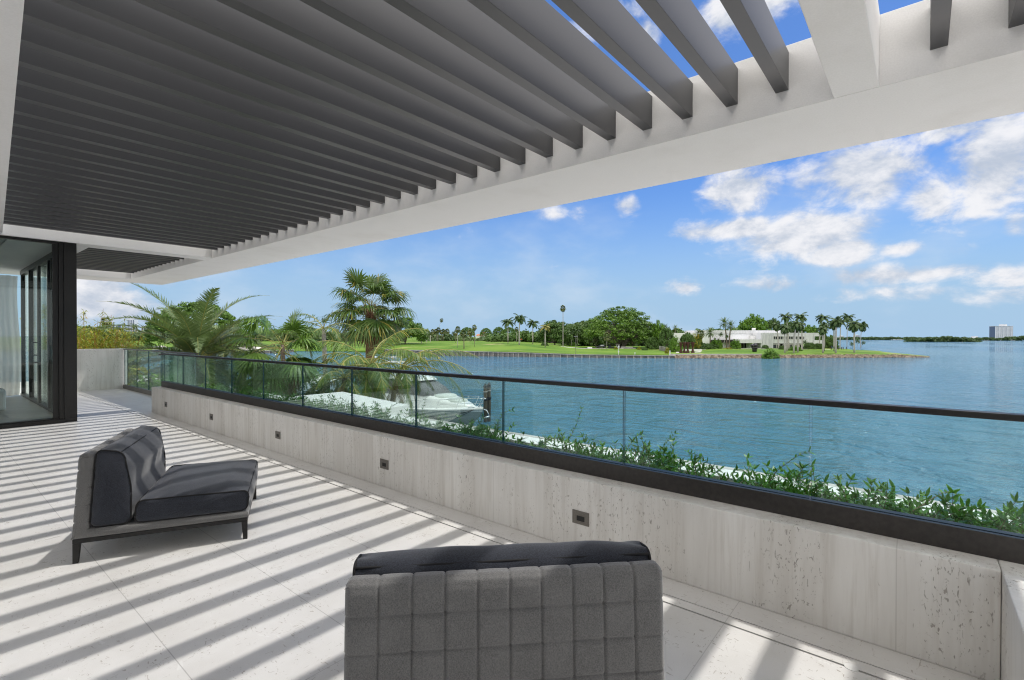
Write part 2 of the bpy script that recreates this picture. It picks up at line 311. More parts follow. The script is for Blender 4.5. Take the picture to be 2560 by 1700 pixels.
def rawmesh(name, v, f, m, smooth=False):
    me = bpy.data.meshes.new(name); v = np.asarray(v, np.float32); f = np.asarray(f, np.int32); k = f.shape[1]
    me.vertices.add(len(v)); me.vertices.foreach_set('co', v.ravel()); me.loops.add(f.size); me.loops.foreach_set('vertex_index', f.ravel())
    me.polygons.add(len(f)); me.polygons.foreach_set('loop_start', np.arange(0, f.size, k, dtype=np.int32)); me.materials.append(m)
    if smooth: me.polygons.foreach_set('use_smooth', np.ones(len(f), bool))
    me.update(calc_edges=True); me.validate(); return me
def objm(name, me, parent=None, loc=None):
    o = bpy.data.objects.new(name, me); COL.objects.link(o)
    if parent: o.parent = parent
    if loc is not None: o.location = loc
    return o

# ================================================================== SETTING
mb = MB(); mb.add([(-9000, -9000, WATER), (9000, -9000, WATER), (9000, 9000, WATER), (-9000, 9000, WATER)], [(0, 1, 2, 3)])
tag(mb.build('water', MT['sea']), kind='structure')
mb = MB(); mb.box(-60, 23.2, -60, 90, WATER-3, -4.62); tag(mb.build('ground', MT['path']), kind='structure')
mb = MB(); mb.box(23.203, 23.75, -60, 90, WATER-3, -4.55); tag(mb.build('seawall', MT['cap']), 'plain concrete seawall at the edge of the garden below the terrace', 'seawall')

# far bank terrain as a function of column and depth
COLS = [-500, 0, 380, 560, 700, 745, 870, 1000, 1150, 1300, 1450, 1640, 1700, 1800, 1900, 2030, 2120, 2200, 2270, 2322]
D0 = [230, 220, 210, 204, 200, 226, 224, 188, 176, 171, 165.5, 162, 162, 163, 164, 167, 169, 171, 173, 174.5]
OFF = [0, 8, 25, 45, 62, 75, 100, 140, 200, 400, 1000]
ZL = [-4.6, -4.5, -4.3, -4.1, -3.9, -3.8, -3.6, -3.3, -3.0, -2.6, -2.0]
ZC = [-3.85, -3.75, -2.95, -2.2, -1.75, -1.6, -1.9, -1.8, -1.4, -.5, .2]
ZM = [-4.45, -4.35, -4.0, -3.8, -3.7, -3.65, -3.6, -3.5, -3.3, -3., -2.5]
ZR = [-4.5, -4.0, -3.75, -3.55, -3.4, -3.4, -3.4, -3.4, -3.4, -3.4, -3.4]
ZP = [-4.5, -4.15, -4.1, -4.2, -4.3, -4.5, -7.5, -7.5, -7.5, -7.5, -7.5]
ZQ = [-4.6, -4.3, -4.3, -4.5, -7., -7.5, -7.5, -7.5, -7.5, -7.5, -7.5]
ZT = [-4.9, -4.75, -5.2, -7.5, -7.5, -7.5, -7.5, -7.5, -7.5, -7.5, -7.5]
ZE = [-5.3, -5.5, -7, -7.5, -7.5, -7.5, -7.5, -7.5, -7.5, -7.5, -7.5]
ZTAB = np.array([ZL, ZL, ZL, ZL, ZL, [-5.3]+ZL[1:], [-5.3]+ZL[1:], ZC, ZC, ZC, ZM, ZM, ZM, ZR, ZR, ZR, ZP, ZQ, ZT, ZE])
def d0(px): return float(np.interp(px, COLS, D0))
def gz(px, d):
    o = d-d0(px); i = np.interp(px, COLS, range(len(COLS))); a = int(min(i, len(COLS)-2)); f = i-a
    return float(np.interp(o, OFF, ZTAB[a])*(1-f)+np.interp(o, OFF, ZTAB[a+1])*f)
def hit(px, py, dmin=None, fallback=260.):
    d = dmin or d0(px)
    while d < 900:
        if at(px, py, d)[2] <= gz(px, d): return d
        d += .5
    return fallback
cols = sorted(set(list(range(-500, 2322, 24))+COLS)); offs = sorted(set([0, 3, 8, 16, 25, 35, 45, 54, 62, 68, 75, 86, 100, 120, 140, 170, 200, 260, 400, 650, 1000]))
vs = []; fs = []
for px in cols:
    for k, o in enumerate([-1.]+list(offs)):
        d = d0(px)+max(o, 0); z = gz(px, d) if o >= 0 else WATER-2
        vs.append(gp(px, d, z + (.12*math.sin(px*.05+d*.09) if o > 10 else 0)))
n = len(offs)+1
for i in range(len(cols)-1):
    for j in range(n-1): fs.append((i*n+j, (i+1)*n+j, (i+1)*n+j+1, i*n+j+1))
tag(MB().add(vs, fs).build('far_bank', MT['lawn'], smooth=False), kind='structure')

# ================================================================== TERRACE
mb = MB()
for x0, x1 in ((-6, 2.519), (2.531, 2.600), (2.608, 3.62)): mb.box(x0, x1, -2.5, 16.30, -.25, 0)
tag(mb.build('terrace_floor', MT['lime']), kind='structure')
dr = thing('slot_drain', 'long twin dark slot drain set in the pale stone floor beside the travertine parapet', 'floor drain', (2.56, 8, 0))
mb = MB(); mb.box(-.041, -.029, -10.5, 8.2, -.2, -.03); mb.box(.040, .048, -10.5, 8.2, -.2, -.03); mb.build('channel', MT['dark'], dr)
mb = MB(); mb.lathe([(0.001, -.006), (.026, -.006), (.026, .0025), (.001, .0025)], 24, c=(-.03, .22-8, 0)); mb.build('access_cap', MT['ledge'], dr)

XC = 2.784
pw = thing('parapet_wall', 'long low travertine parapet with vertical veining below the black glass railing', 'low wall', (XC, 5, 0))
mb = MB(); mb.box(0, .30, -5.253, 5.856, .0005, .461); mb.build('wall', MT['trav'], pw, bev=.004)
mb = MB(); mb.box(-4.5, .30, -7.2, -5.255, .0005, .461); mb.build('return_wall', MT['trav'], pw, bev=.004)

pos = ['farthest, at the left end of the parapet', 'second from the far left end of the parapet', 'in the middle of the row, third from either end', 'on the parapet straight behind the seat of the blue armchair', 'largest in the photo, just above the near armchair']
LM = None
for i, (y, lb) in enumerate(zip((10.045, 8.005, 5.932, 3.833, 1.713), pos)):
    L = thing('step_light', 'grey square recessed step light ' + lb, 'wall light', (XC, y, .213), 0, 'recessed step lights along the parapet')
    if LM is None:
        a = MB()
        for bx in ((-.004, .02, -.063, .063, .012, .044), (-.004, .02, -.063, .063, -.044, -.022), (-.004, .02, -.063, -.03, -.022, .012), (-.004, .02, .03, .063, -.022, .012)): a.box(*bx)
        b_ = MB(); b_.box(-.0015, .018, -.03, .03, -.022, .012)
        LM = (a.mesh('plate', MT['plate']), b_.mesh('recess', MT['dark']))
    objm('plate', LM[0], L); objm('recess', LM[1], L)

def glass_panel(mb, x0, x1, y0, y1, z0, z1, axis):
    v = [(x, y, z) for z in (z0, z1) for y in (y0, y1) for x in (x0, x1)]
    fs = [((0, 2, 3, 1), 1), ((4, 5, 7, 6), 1), ((0, 1, 5, 4), 0 if axis == 'x' else 1), ((2, 6, 7, 3), 0 if axis == 'x' else 1), ((0, 4, 6, 2), 0 if axis == 'y' else 1), ((1, 3, 7, 5), 0 if axis == 'y' else 1)]
    for f, m in fs: mb.add([v[i] for i in f], [(0, 1, 2, 3)], m)
br = thing('glass_railing', 'long frameless glass railing with a black handrail on the low travertine parapet', 'railing', (2.95, 5, .461))
mb = MB(); mb.box(-.031, .055, -6.25, 5.80, .0, .104); mb.build('base_shoe', MT['bronze'], br, bev=.003)
mb = MB(); mb.box(-.031, .031, -6.25, 5.80, .590, .618); mb.build('handrail', MT['black'], br, bev=.003)
jy = [10.755, 9.741, 8.720, 7.709, 6.694, 5.658, 4.625, 3.581, 2.525, 1.490, .438, -.60, -1.25]
for a, b in zip(jy[:-1], jy[1:]):
    mb = MB(); glass_panel(mb, -.006, .007, b+.006-5, a-.006-5, .104, .592, 'y'); mb.build('glass_panel', [MT['glass'], MT['gedge']], br)

fr = thing('glass_railing', 'glass railing at floor level standing along the far end of the terrace', 'railing', (3.573, 13.6, 0))
mb = MB(); mb.box(-.03, .04, -2.58, 2.66, .0, .105); mb.build('base_shoe', MT['plate'], fr, bev=.003)
mb = MB(); mb.box(-.028, .03, -2.58, 2.66, 1.03, 1.055); mb.box(-.62, -.0285, -2.58, -2.52, 1.03, 1.055); mb.build('handrail', MT['bronze'], fr, bev=.002)
for a, b in ((16.25, 15.95), (15.94, 15.12), (15.1, 14.17), (14.15, 13.18), (13.16, 12.15), (12.13, 11.07)):
    mb = MB(); glass_panel(mb, -.006, .006, b-13.6, a-13.6, .105, 1.032, 'y'); mb.build('glass_panel', [MT['glass'], MT['gedge']], fr)
mb = MB(); glass_panel(mb, -.60, -.012, -2.556, -2.544, .105, 1.032, 'x'); mb.build('glass_panel', [MT['glass'], MT['gedge']], fr)

fw = MB(); fw.box(1.9, 3.64, 16.302, 16.55, -.3, 1.052)
tag(fw.build('travertine_wall', MT['trav'], bev=.004), 'chest-high travertine end wall between the black post and the far glass railing', 'low wall')

# planter outside the railing
mb = MB(); mb.box(3.09, 4.427, -6, 10.5, -.25, -.02); tag(mb.build('planter_soil', MT['soil']), kind='structure')
mb = MB(); mb.box(4.43, 4.70, -6, 10.6, -.5, .2); tag(mb.build('planter_ledge', MT['ledge'], bev=.006), 'long white painted ledge running outside the glass behind the green vines', 'ledge')
mb = MB(); mb.add([(4.71, 8.06, 0), (6.45, 8.06, 0), (6.90, 11.23, 0), (4.71, 11.23, 0), (4.71, 8.06, -.24), (6.45, 8.06, -.24), (6.90, 11.23, -.24), (4.71, 11.23, -.24)],
    [(0, 1, 2, 3), (4, 7, 6, 5), (0, 4, 5, 1), (1, 5, 6, 2), (2, 6, 7, 3), (3, 7, 4, 0)])
tag(mb.build('canopy_slab', MT['ledge'], bev=.01), 'flat white canopy slab jutting out behind the vines beside the moored boat', 'canopy')

# ------------------------------------------------------------------ pergola
pg = thing('pergola', 'white beamed pergola with dark grey louvres shading the terrace', 'pergola', (3.7, 0, 2.9))
ZB = 2.9
def pb(name, x0, x1, y0, y1, z0=0., z1=.433, m='stucco'):
    mb = MB(); mb.box(x0-3.7, x1-3.7, y0, y1, z0, z1); return mb.build(name, MT[m], pg, bev=.004)
pb('outer_beam', 3.70, 4.715, -6.0, 17.31)
pb('end_beam', .6, 3.698, 16.19, 17.31)
pb('cross_beam', .84, 3.698, 10.60, 10.975, .001)
pb('cross_beam', .2, 3.698, .205, .435, .001)
def xe(y): return .335+(y-3.2)*.0715
lm = {}
def louver(y, x0=None):
    x0 = (xe(y)-.05) if x0 is None else x0
    mb = MB(); L = 3.699-x0
    mb.box(-L, 0, 0, .078, 0, .25)
    o = mb.build('louver', MT['louver'], pg, bev=.002); o.location = (-.001, y, .133)
y = .688
for i in range(32):
    if y < 10.55: louver(y)
    y += .3166-.0128*i/31
for i in range(17):
    yy = 11.27+i*.287
    if yy < 16.12: louver(yy, 1.9)
for i in range(9): louver(-.104-.3166*i, .1)

# ------------------------------------------------------------------ house
hs = thing('house', 'white modern house whose black-framed glass corner room opens on the terrace', 'house', (0, 10, 0))
def hb(name, bx, m, parent=None, bev=0.):
    mb = MB(); [mb.box(x0, x1, y0-10, y1-10, z0, z1) for x0, x1, y0, y1, z0, z1 in (bx if isinstance(bx, list) else [bx])]
    return mb.build(name, MT[m], parent or hs, bev=bev)
# soffit beside the louvres
mb = MB(); ys = [-6.0, 0., 3.2, 6., 8., 10.598]; top = [(-6, y-10) for y in ys]
v = []
for y in ys: v += [(-6, y-10, 2.93), (xe(max(y, -6))+.0, y-10, 2.93), (-6, y-10, 3.32), (xe(y), y-10, 3.32)]
f = []
for i in range(len(ys)-1):
    a = i*4; b = a+4; f += [(a, b, b+1, a+1), (a+2, a+3, b+3, b+2), (a+1, b+1, b+3, a+3), (a, a+2, b+2, b)]
f += [(0, 1, 3, 2), (len(v)-4, len(v)-2, len(v)-1, len(v)-3)]
mb.add(v, f); mb.build('soffit', MT['stucco'], hs)
hb('soffit', (-6, .838, 10.60, 10.975, 2.901, 3.32), 'stucco')
hb('roof', [(-6, 1.96, 10.977, 17.3, 2.93, 3.32), (-6, .598, 16.3, 17.31, 2.902, 2.928)], 'stucco')
hb('wall', [(-3.2, -2.9, -6, 3.0, 0, 2.93), (-3.2, -2.9, 7.0, 10.6, 0, 2.93), (-6.2, -6, 10.6, 17.3, 0, 2.93), (-6, .2, 16.31, 16.5, 0, 2.93)], 'stucco')
hb('lower_wall', [(-8, 4.69, -8, 16.55, -4.62, -.52), (-8, 4.42, 10.7, 16.55, -.5, -.26)], 'stucco')
hb('corner_post', (1.553, 1.712, 10.625, 10.90, 0, 2.90), 'black', bev=.004)
w = hb('window', [(1.495, 1.5525, 10.640, 10.74, .0, 2.90), (-3.2, 1.494, 10.640, 10.74, 2.862, 2.90), (-3.2, 1.494, 10.640, 10.74, .0, .075), (-3.2, 1.5525, 10.585, 10.639, .0, .055),
    (1.425, 1.4945, 10.665, 10.72, .076, 2.861), (-1.35, -1.25, 10.665, 10.72, .076, 2.861)], 'black', bev=.003)
mb = MB(); mb.box(-3.1, 1.43, .684, .698, .07, 2.865); mb.build('pane', MT['wglass'], w)
# side window wall with sliding doors along x=1.62
sw = hb('side_window', [(1.60, 1.70, 10.902, 16.2, 2.80, 2.90), (1.60, 1.70, 10.902, 16.2, 0, .05)]+[(1.61, 1.69, a, a+.08, .051, 2.799) for a in (10.95, 12.2, 14.9, 16.1)], 'black')
mb = MB(); mb.box(1.645, 1.657, .91, 6.2, .05, 2.8); mb.build('pane', MT['wglass'], sw)
dd = hb('door', [(1.585, 1.625, 12.35, 12.45, .06, 2.78), (1.585, 1.625, 13.45, 13.60, .06, 2.78)], 'black')
hb('handle', [(1.50, 1.52, 13.50, 13.53, 1.0, 1.27), (1.52, 1.584, 13.50, 13.53, 1.0, 1.02), (1.52, 1.584, 13.50, 13.53, 1.25, 1.27), (1.53, 1.584, 13.46, 13.56, .85, .88)], 'black', dd)
hb('indoor_floor', (-5.99, 1.58, 10.742, 16.3, .003, .012), 'wfloor')
hb('ceiling', [(-5.99, .75, 10.98, 16.3, 2.80, 2.84), (.95, 1.595, 10.98, 16.3, 2.895, 2.925)], 'white')
# curtain at the far end of the room
mb = MB(); n = 150; v = []; 
for zi in range(9):
    z = .03+zi*.34
    for i in range(n): 
        x = -1.2+i*2.76/(n-1); fl = 1-.25*math.sin(zi*.5)
        v.append((x+.03*math.sin(zi*.7)*(i/n), 15.9-10+.05*fl*math.sin(x*26+.4*math.sin(x*7))+.03*math.sin(x*61), z))
f = [(j*n+i, j*n+i+1, (j+1)*n+i+1, (j+1)*n+i) for j in range(8) for i in range(n-1)]
cu = MB().add([(p[0], p[1]+10, p[2]) for p in v], f).build('curtain', MT['curtain'], smooth=True); tag(cu, 'floor-length sheer white curtain hanging at the back of the glass room', 'curtain')
mb = MB(); mb.box(-.35, .35, -.25, .25, .014, .40); ot = mb.build('ottoman', MT['white'], bev=.04); ot.location = (.75, 13.3, 0); tag(ot, 'low pale ottoman standing inside the glass room near the curtain', 'ottoman')

# ------------------------------------------------------------------ armchairs
def rounded(poly, r, n=5):
    out = []; m = len(poly)
    for i in range(m):
        p0, p, p1 = (np.array(poly[j % m], float) for j in (i-1, i, i+1)); a = (p0-p)/np.linalg.norm(p0-p); b = (p1-p)/np.linalg.norm(p1-p)
        rr = min(r, .45*np.linalg.norm(p0-p), .45*np.linalg.norm(p1-p))
        for k in range(n+1):
            t = k/n; out.append((p+a*rr)*(1-t)**2+p*2*t*(1-t)+(p+b*rr)*t*t)
    return out
def resample(ring, step):
    out = []
    for i in range(len(ring)):
        a, b = ring[i], ring[(i+1) % len(ring)]; L = np.linalg.norm(b-a); k = max(1, int(round(L/step)))
        out += [a+(b-a)*j/k for j in range(k)]
    return out
def cushion(name, poly, w0, w1, r, puff, endpuff, parent, seams=()):
    ring = resample(rounded(poly, r), .02); c = sum(ring)/len(ring); m = len(ring); nw = 40; v = []; f = []
    nrm = []
    for i in range(m):
        t = ring[(i+1) % m]-ring[i-1]; nn = np.array([t[1], -t[0]]); nn /= np.linalg.norm(nn)+1e-9
        nrm.append(nn if np.dot(nn, ring[i]-c) > 0 else -nn)
    corners = [np.array(p) for p in poly]
    def off(p):
        d = min(np.linalg.norm(p-q) for q in corners); return puff*min(1, d/.14)**1.2
    ts = [0.5-.5*math.cos(math.pi*k/nw) for k in range(nw+1)]
    for t in ts:
        b = (1-(2*t-1)**4); wv = w0+(w1-w0)*t
        for i in range(m):
            wr = .004*math.sin(i*1.3+t*40)*max(0, 1-min(t, 1-t)*12)+.003*math.sin(i*.21+t*9)*math.sin(t*17+i*.05)
            p = ring[i]+nrm[i]*(off(ring[i])*b+wr); v.append((p[0], wv, p[1]))
    for j in range(nw): f += [(j*m+i, j*m+(i+1) % m, (j+1)*m+(i+1) % m, (j+1)*m+i) for i in range(m)]
    for side, base, sgn in ((0, 0, -1), (1, nw*m, 1)):
        prev = list(range(base, base+m))
        for s_ in (.93, .8, .6, .35):
            o = len(v)
            for i in range(m):
                p = c+(ring[i]-c)*s_; v.append((p[0], (w1 if side else w0)+sgn*endpuff*(1-s_**3)+sgn*.0015*math.sin(i*.9+s_*20), p[1]))
            cur = list(range(o, o+m))
            f += [((prev[i], cur[i], cur[(i+1) % m], prev[(i+1) % m]) if side == 0 else (prev[i], prev[(i+1) % m], cur[(i+1) % m], cur[i])) for i in range(m)]; prev = cur
        v.append((c[0], (w1 if side else w0)+sgn*endpuff, c[1])); f += [(prev[i], len(v)-1, prev[(i+1) % m]) for i in range(m)]
    o = MB().add(v, f).build(name, MT['navy'], parent, smooth=True)
    pp = MB(); q = ring+[ring[0]]
    for wv in (w0, w1): pp.tube([(p[0], wv, p[1]) for p in q], .0048, 6)
    for k in seams:
        p = corners[k]*.9+c*.1 if False else min(ring, key=lambda z: np.linalg.norm(z-corners[k])); 
        d = (p-c)/np.linalg.norm(p-c); pp.tube([(p[0]+d[0]*.001, w0+(w1-w0)*t, p[1]+d[1]*.001) for t in [0, .03, .5, .97, 1]], .0045, 6)
    pp.build('piping', MT['piping'], o, smooth=True); return o
CW = .945
def armchair(loc, rz, label, CW=.935):
    t = thing('armchair', label, 'armchair', loc, rz, 'armless lounge chairs on the terrace')
    # quilted shell: back slab and seat pan
    prof = [np.array(p) for p in ((-.012, .150), (.022, .632), (.029, .658), (.047, .670), (.072, .670), (.092, .660), (.100, .640), (.072, .200), (.94, .192), (.948, .180), (.948, .158), (.94, .150))]
    ring = resample(prof, .006); m = len(ring); c = np.array([.05, .4]); nw = 240; v = []
    nr = []
    for i in range(m):
        tt = ring[(i+1) % m]-ring[i-1]; nr.append(np.array([-tt[1], tt[0]])/(np.linalg.norm(tt)+1e-9))
    cw = CW/10
    for j in range(nw+1):
        wv = j*CW/nw; dx = abs((wv/cw) % 1-.5); du = (.5-dx)*cw; edge = min(wv, CW-wv)
        for i in range(m):
            p = ring[i]; s = 1. if (p[0] < .11 and p[1] > .16) else .0
            dz = min(abs(p[1]-z) for z in (.565, .458, .352, .245)); dz = dz if p[1] < .63 else 1
            wob = .0012*math.sin(p[1]*60+j*.3)
            d = -.0095*s*(math.exp(-((du+wob)/.0036)**2)*(1 if edge > .03 else 0) + math.exp(-((dz+.0025*math.sin(wv*23))/.0042)**2)) + s*.0018*(min(1, du/.035))*(min(1, dz/.035))
            if p[1] > .64: d *= .55
            er = -.018*max(0, 1-edge/.02)**2
            q = p+nr[i]*(d+er) if s else p
            v.append((q[0], wv, q[1]))
    f = [(j*m+i, j*m+(i+1) % m, (j+1)*m+(i+1) % m, (j+1)*m+i) for j in range(nw) for i in range(m)]
    # ends: bridge the profile halves
    kt = 0
    for base, flip in ((0, False), (nw*m, True)):
        outer = [i for i in range(m) if ring[i][0] < .06 and ring[i][1] > .1 and (ring[i][1] < .682)]
        f.append(tuple((base+i) for i in (range(m) if flip else range(m-1, -1, -1))))
    MB().add(v, f).build('shell', MT['gray'], t, smooth=True)
    cushion('back_cushion', [(.078, .205), (.286, .207), (.290, .430), (.250, .664), (.112, .688)], .012, CW-.012, .045, .055, .024, t, (3, 4))
    cushion('seat_cushion', [(.305, .205), (.945, .200), (.955, .335), (.318, .345)], .004, CW-.004, .045, .042, .018, t, (2, 3))
    mb = MB()
    for a in ((-.005, .945, 0, .03), (-.005, .945, CW-.03, CW), (-.005, .025, .031, CW-.031), (.915, .945, .031, CW-.031)): mb.box(a[0], a[1], a[2], a[3], .12, .147)
    mb.build('frame', MT['black'], t, bev=.002)
    for (x, w, sx, sw_) in ((-.004, .0, 1, 1), (.944, .0, -1, 1), (-.004, CW, 1, -1), (.944, CW, -1, -1)):
        v = []
        for z, s_ in ((0., .026), (.119, .036)): v += [(x, w, z), (x+sx*s_, w, z), (x+sx*s_, w+sw_*s_*.9, z), (x, w+sw_*s_*.9, z)]
        MB().add(v, [(0, 1, 2, 3), (4, 7, 6, 5), (0, 4, 5, 1), (1, 5, 6, 2), (2, 6, 7, 3), (3, 7, 4, 0)]).build('leg', MT['black'], t)
    return t
armchair((.622, 3.998, 0), math.atan2(-.447, .894), 'charcoal blue armless lounge chair facing the railing with its side towards us')
armchair((1.500, .607, 0), math.atan2(.721, .693), 'lounge chair with a grey quilted back turned to the camera, cropped at the bottom', .985)

# ================================================================== VEGETATION BUILDERS
def rot_to(d, up=(0, 0, 1)):
    d = np.array(d, float); d /= np.linalg.norm(d); s = np.cross(d, up)
    s = np.array([1., 0, 0]) if np.linalg.norm(s) < 1e-4 else s/np.linalg.norm(s)
    return d, s, np.cross(s, d)
class LV:
    """fast leaf collector of quads"""
    def __init__(s): s.v = []; s.f = []
    def quad(s, a, b, c, d):
        n = len(s.v); s.v += [a, b, c, d]; s.f.append((n, n+1, n+2, n+3))
    def blade(s, p, d, up, L, w, droop=0., seg=2):
        d, sd, u = rot_to(d, up); pts = []
        for k in range(seg+1):
            t = k/seg; c = p+d*L*t-np.array([0, 0, 1.])*droop*L*t*t
            ww = w*(.55+1.2*t-1.6*t*t) if seg > 1 else w*(1-t*.85); ww = max(ww, w*.12)
            pts.append((c-sd*ww/2, c+sd*ww/2))
        n = len(s.v)
        for a, b in pts: s.v += [a, b]
        for k in range(seg): s.f.append((n+2*k, n+2*k+1, n+2*k+3, n+2*k+2))
def frond_curve(p, azm, el0, L, curl, n):
    pts = [np.array(p, float)]; h = np.array([math.cos(azm), math.sin(azm), 0])
    for k in range(n):
        e = el0-curl*((k+.5)/n)**1.15; pts.append(pts[-1]+(h*math.cos(e)+np.array([0, 0, math.sin(e)]))*L/n)
    return pts
def feather(lv, rb, p, azm, el0, L, curl, nl, ll, lw, hang=.5, seg=2, rr=.02, rnd=.12, start=.12, plane=.25):
    npt = 14; pts = frond_curve(p, azm, el0, L, curl, npt)
    if rb is not None: rb.tube(pts, [rr*(1-.85*i/npt) for i in range(npt+1)], 5)
    for i in range(nl):
        t = start+(1-start)*(i+.5)/nl; q = t*npt; a = min(int(q), npt-1); f = q-a
        c = pts[a]*(1-f)+pts[a+1]*f; d, sd, u = rot_to(pts[a+1]-pts[a])
        prof = math.sin(math.pi*min(1, .12+t*.95))**.55*(1-.35*t)
        for sg in (-1, 1):
            dr = sd*sg*(1-.4*t)+d*(.45+.75*t)+u*(plane+random.uniform(-rnd, rnd)*2)
            dr = dr+np.array([0, 0, -hang*random.uniform(.3, 1.)])
            lv.blade(c, dr, u+sd*random.uniform(-.4, .4), ll*prof*random.uniform(.85, 1.1), lw, hang*.35, seg)
def fanleaf(lv, rb, p, azm, el0, PL, R, nb, droop=.35, spread=2.5, w=None):
    pts = frond_curve(p, azm, el0, PL, .5, 5)
    if rb is not None: rb.tube(pts, [.018*(1-.5*i/5) for i in range(6)], 5)
    d, sd, u = rot_to(pts[-1]-pts[-2]); u = u*.9; tilt = random.uniform(-.3, .3)
    w = w or R*2*spread/nb*.72
    for k in range(nb):
        a = -spread+2*spread*(k+.5)/nb; fold = .10 if k % 2 else -.10
        dr = d*math.cos(a)+sd*math.sin(a)+u*(tilt+fold+.18*math.cos(a)); rl = R*(.72+.28*math.cos(a*.6))*random.uniform(.9, 1.05)
        n_ = len(lv.v); dd, s2, uu = rot_to(dr, u+sd*.2*fold)
        ps = []
        for t, ww in ((0.02, .08), (.35, .75), (.62, 1.), (.82, .5), (1., .06)):
            c = pts[-1]+dd*rl*t-np.array([0, 0, 1.])*droop*rl*max(0, t-.35)**1.6*random.uniform(.6, 1.5)*1.6
            ps += [c-s2*w*ww/2, c+s2*w*ww/2]
        lv.v += ps
        for j in range(4): lv.f.append((n_+2*j, n_+2*j+1, n_+2*j+3, n_+2*j+2))
def palm(name, label, loc, kind, H, r0=.15, lean=(0, 0), group=None, cat='palm tree', seed=0, L=3.2, nfr=22, fronds=None, nl=46, mats=None, top=None, elr=(1.35, -.55)):
    random.seed(seed); t = thing(name, label, cat, tuple(loc), 0, group); top = np.array([lean[0], lean[1], H])
    if kind == 'fan':
        tb_ = MB(); pts = [np.array([lean[0]*k*k/36, lean[1]*k*k/36, H*k/6]) for k in range(7)]; tb_.tube(pts, [r0*(1.25-.05*k) for k in range(7)], 12)
    else:
        tb_ = MB(); pts = [np.array([lean[0]*k*k/64, lean[1]*k*k/64, H*k/8]) for k in range(9)]; tb_.tube(pts, [r0*(1.2-.04*k) for k in range(9)], 12)
    tb_.build('trunk', mats[1] if mats else MT['trunkp'], t, smooth=True)
    lv = LV(); rb = MB()
    fr = fronds or [(i*2.39996+random.uniform(-.2, .2), elr[0]+(elr[1]-elr[0])*((i+.5)/nfr)**.9+random.uniform(-.1, .1), L*random.uniform(.85, 1.1)) for i in range(nfr)]
    for azm, el0, LL in fr:
        if kind == 'date': feather(lv, rb, top, azm, el0, LL, 1.4+random.uniform(-.25, .25), nl, LL*.15, .058, .22, 2, .025, .12, .14, .35)
        elif kind == 'coco': feather(lv, rb, top, azm, el0, LL, 1.55+random.uniform(-.2, .3), nl, LL*.22, .045, .75, 2, .035, .15, .16, .1)
        elif kind == 'royal': feather(lv, rb, top, azm, el0, LL, 1.7, nl, LL*.24, .06, .6, 2, .03, .2)
        elif kind == 'fan': fanleaf(lv, rb, top+np.array([0, 0, random.uniform(-.35, .15)]), azm, el0, LL*random.uniform(.46, .62), LL*.43, 36, random.uniform(.15, .75), 2.0)
    c = objm('crown', rawmesh('crown', lv.v, lv.f, mats[0] if mats else MT['palm']), t)
    for i in range(7 if kind == 'fan' else 4 if kind in ('coco', 'date') else 0):
        dl = LV()
        if kind == 'fan': fanleaf(dl, rb, top-np.array([0, 0, random.uniform(.1, .5)]), random.uniform(0, 6.28), random.uniform(-1.35, -.8), L*.42, L*.34, 22, .5, 1.3)
        else: feather(dl, rb, top-np.array([0, 0, .15]), random.uniform(0, 6.28), random.uniform(-.9, -.3), L*.75, .9, 34, L*.13, .03, .9, 2, .02)
        objm('dead_foliage', rawmesh('dead_foliage', dl.v, dl.f, MT['deadleaf']), t)
    rb.build('frond_stem', MT['rach'], t, smooth=True)
    return t, tb_, top
# ------------------------------------------------------------------ vines in the planter
random.seed(3); lv = LV(); st = MB(); fl = LV()
def sprig(p, d, L, n, leaf=.058, curl=0.):
    pts = [p]; dd = np.array(d, float); dd /= np.linalg.norm(dd)
    for k in range(n):
        dd = dd+np.array([random.uniform(-.18, .18), random.uniform(-.18, .18), -curl+random.uniform(-.08, .1)]); dd /= np.linalg.norm(dd); pts.append(pts[-1]+dd*L/n)
    st.tube(pts, [.0035*(1-.6*i/n) for i in range(n+1)], 3, caps=False)
    for i in range(1, n+1):
        a0 = random.uniform(0, 6.28); k = 4 if i == n else 2
        for j in range(k):
            a = a0+j*2*math.pi/k; d_, s_, u_ = rot_to(pts[i]-pts[i-1]); dr = d_*(.9 if i == n else .65)+s_*math.cos(a)+u_*math.sin(a)
            lv.blade(pts[i], dr, (random.uniform(-.5, .5), random.uniform(-.5, .5), 1), leaf*random.uniform(.75, 1.25), leaf*.46, .1, 2)
def dens(y): return 1. if y < 4.8 else .8
for i in range(3000):
    y = -1.4+11.8*(i/3000.); x = random.uniform(3.3, 4.40)
    hmax = .42+.12*math.exp(-((y-1.75)/.28)**2)+.10*math.exp(-((y+.4)/.35)**2)+.07*math.exp(-((y-.65)/.2)**2)+.04*math.sin(y*5.3+1)
    if random.random() > .62+.38*math.sin(y*3.3+.6)+.2*math.sin(y*8.7)+.8*math.exp(-((y-1.75)/.4)**2)+.8*math.exp(-((y-.55)/.25)**2)+.8*math.exp(-((y+.3)/.4)**2): continue
    z0 = random.uniform(.02, max(.05, hmax-.2))*(1 if x < 4.1 else .75)
    sprig(np.array([x, y, z0]), (random.uniform(-.5, .5), random.uniform(-.8, .8), random.uniform(.35, 1.1)), random.uniform(.12, .3), 7)
for i in range(60):   # long arching runners
    y = -1.1+11*(i/46.)+random.uniform(-.1, .1); sprig(np.array([random.uniform(3.4, 4.2), y, .26]), (random.uniform(-.3, .3), random.uniform(-.9, .9), 1.), random.uniform(.3, .55), 14, .04, random.choice((.03, .12)))
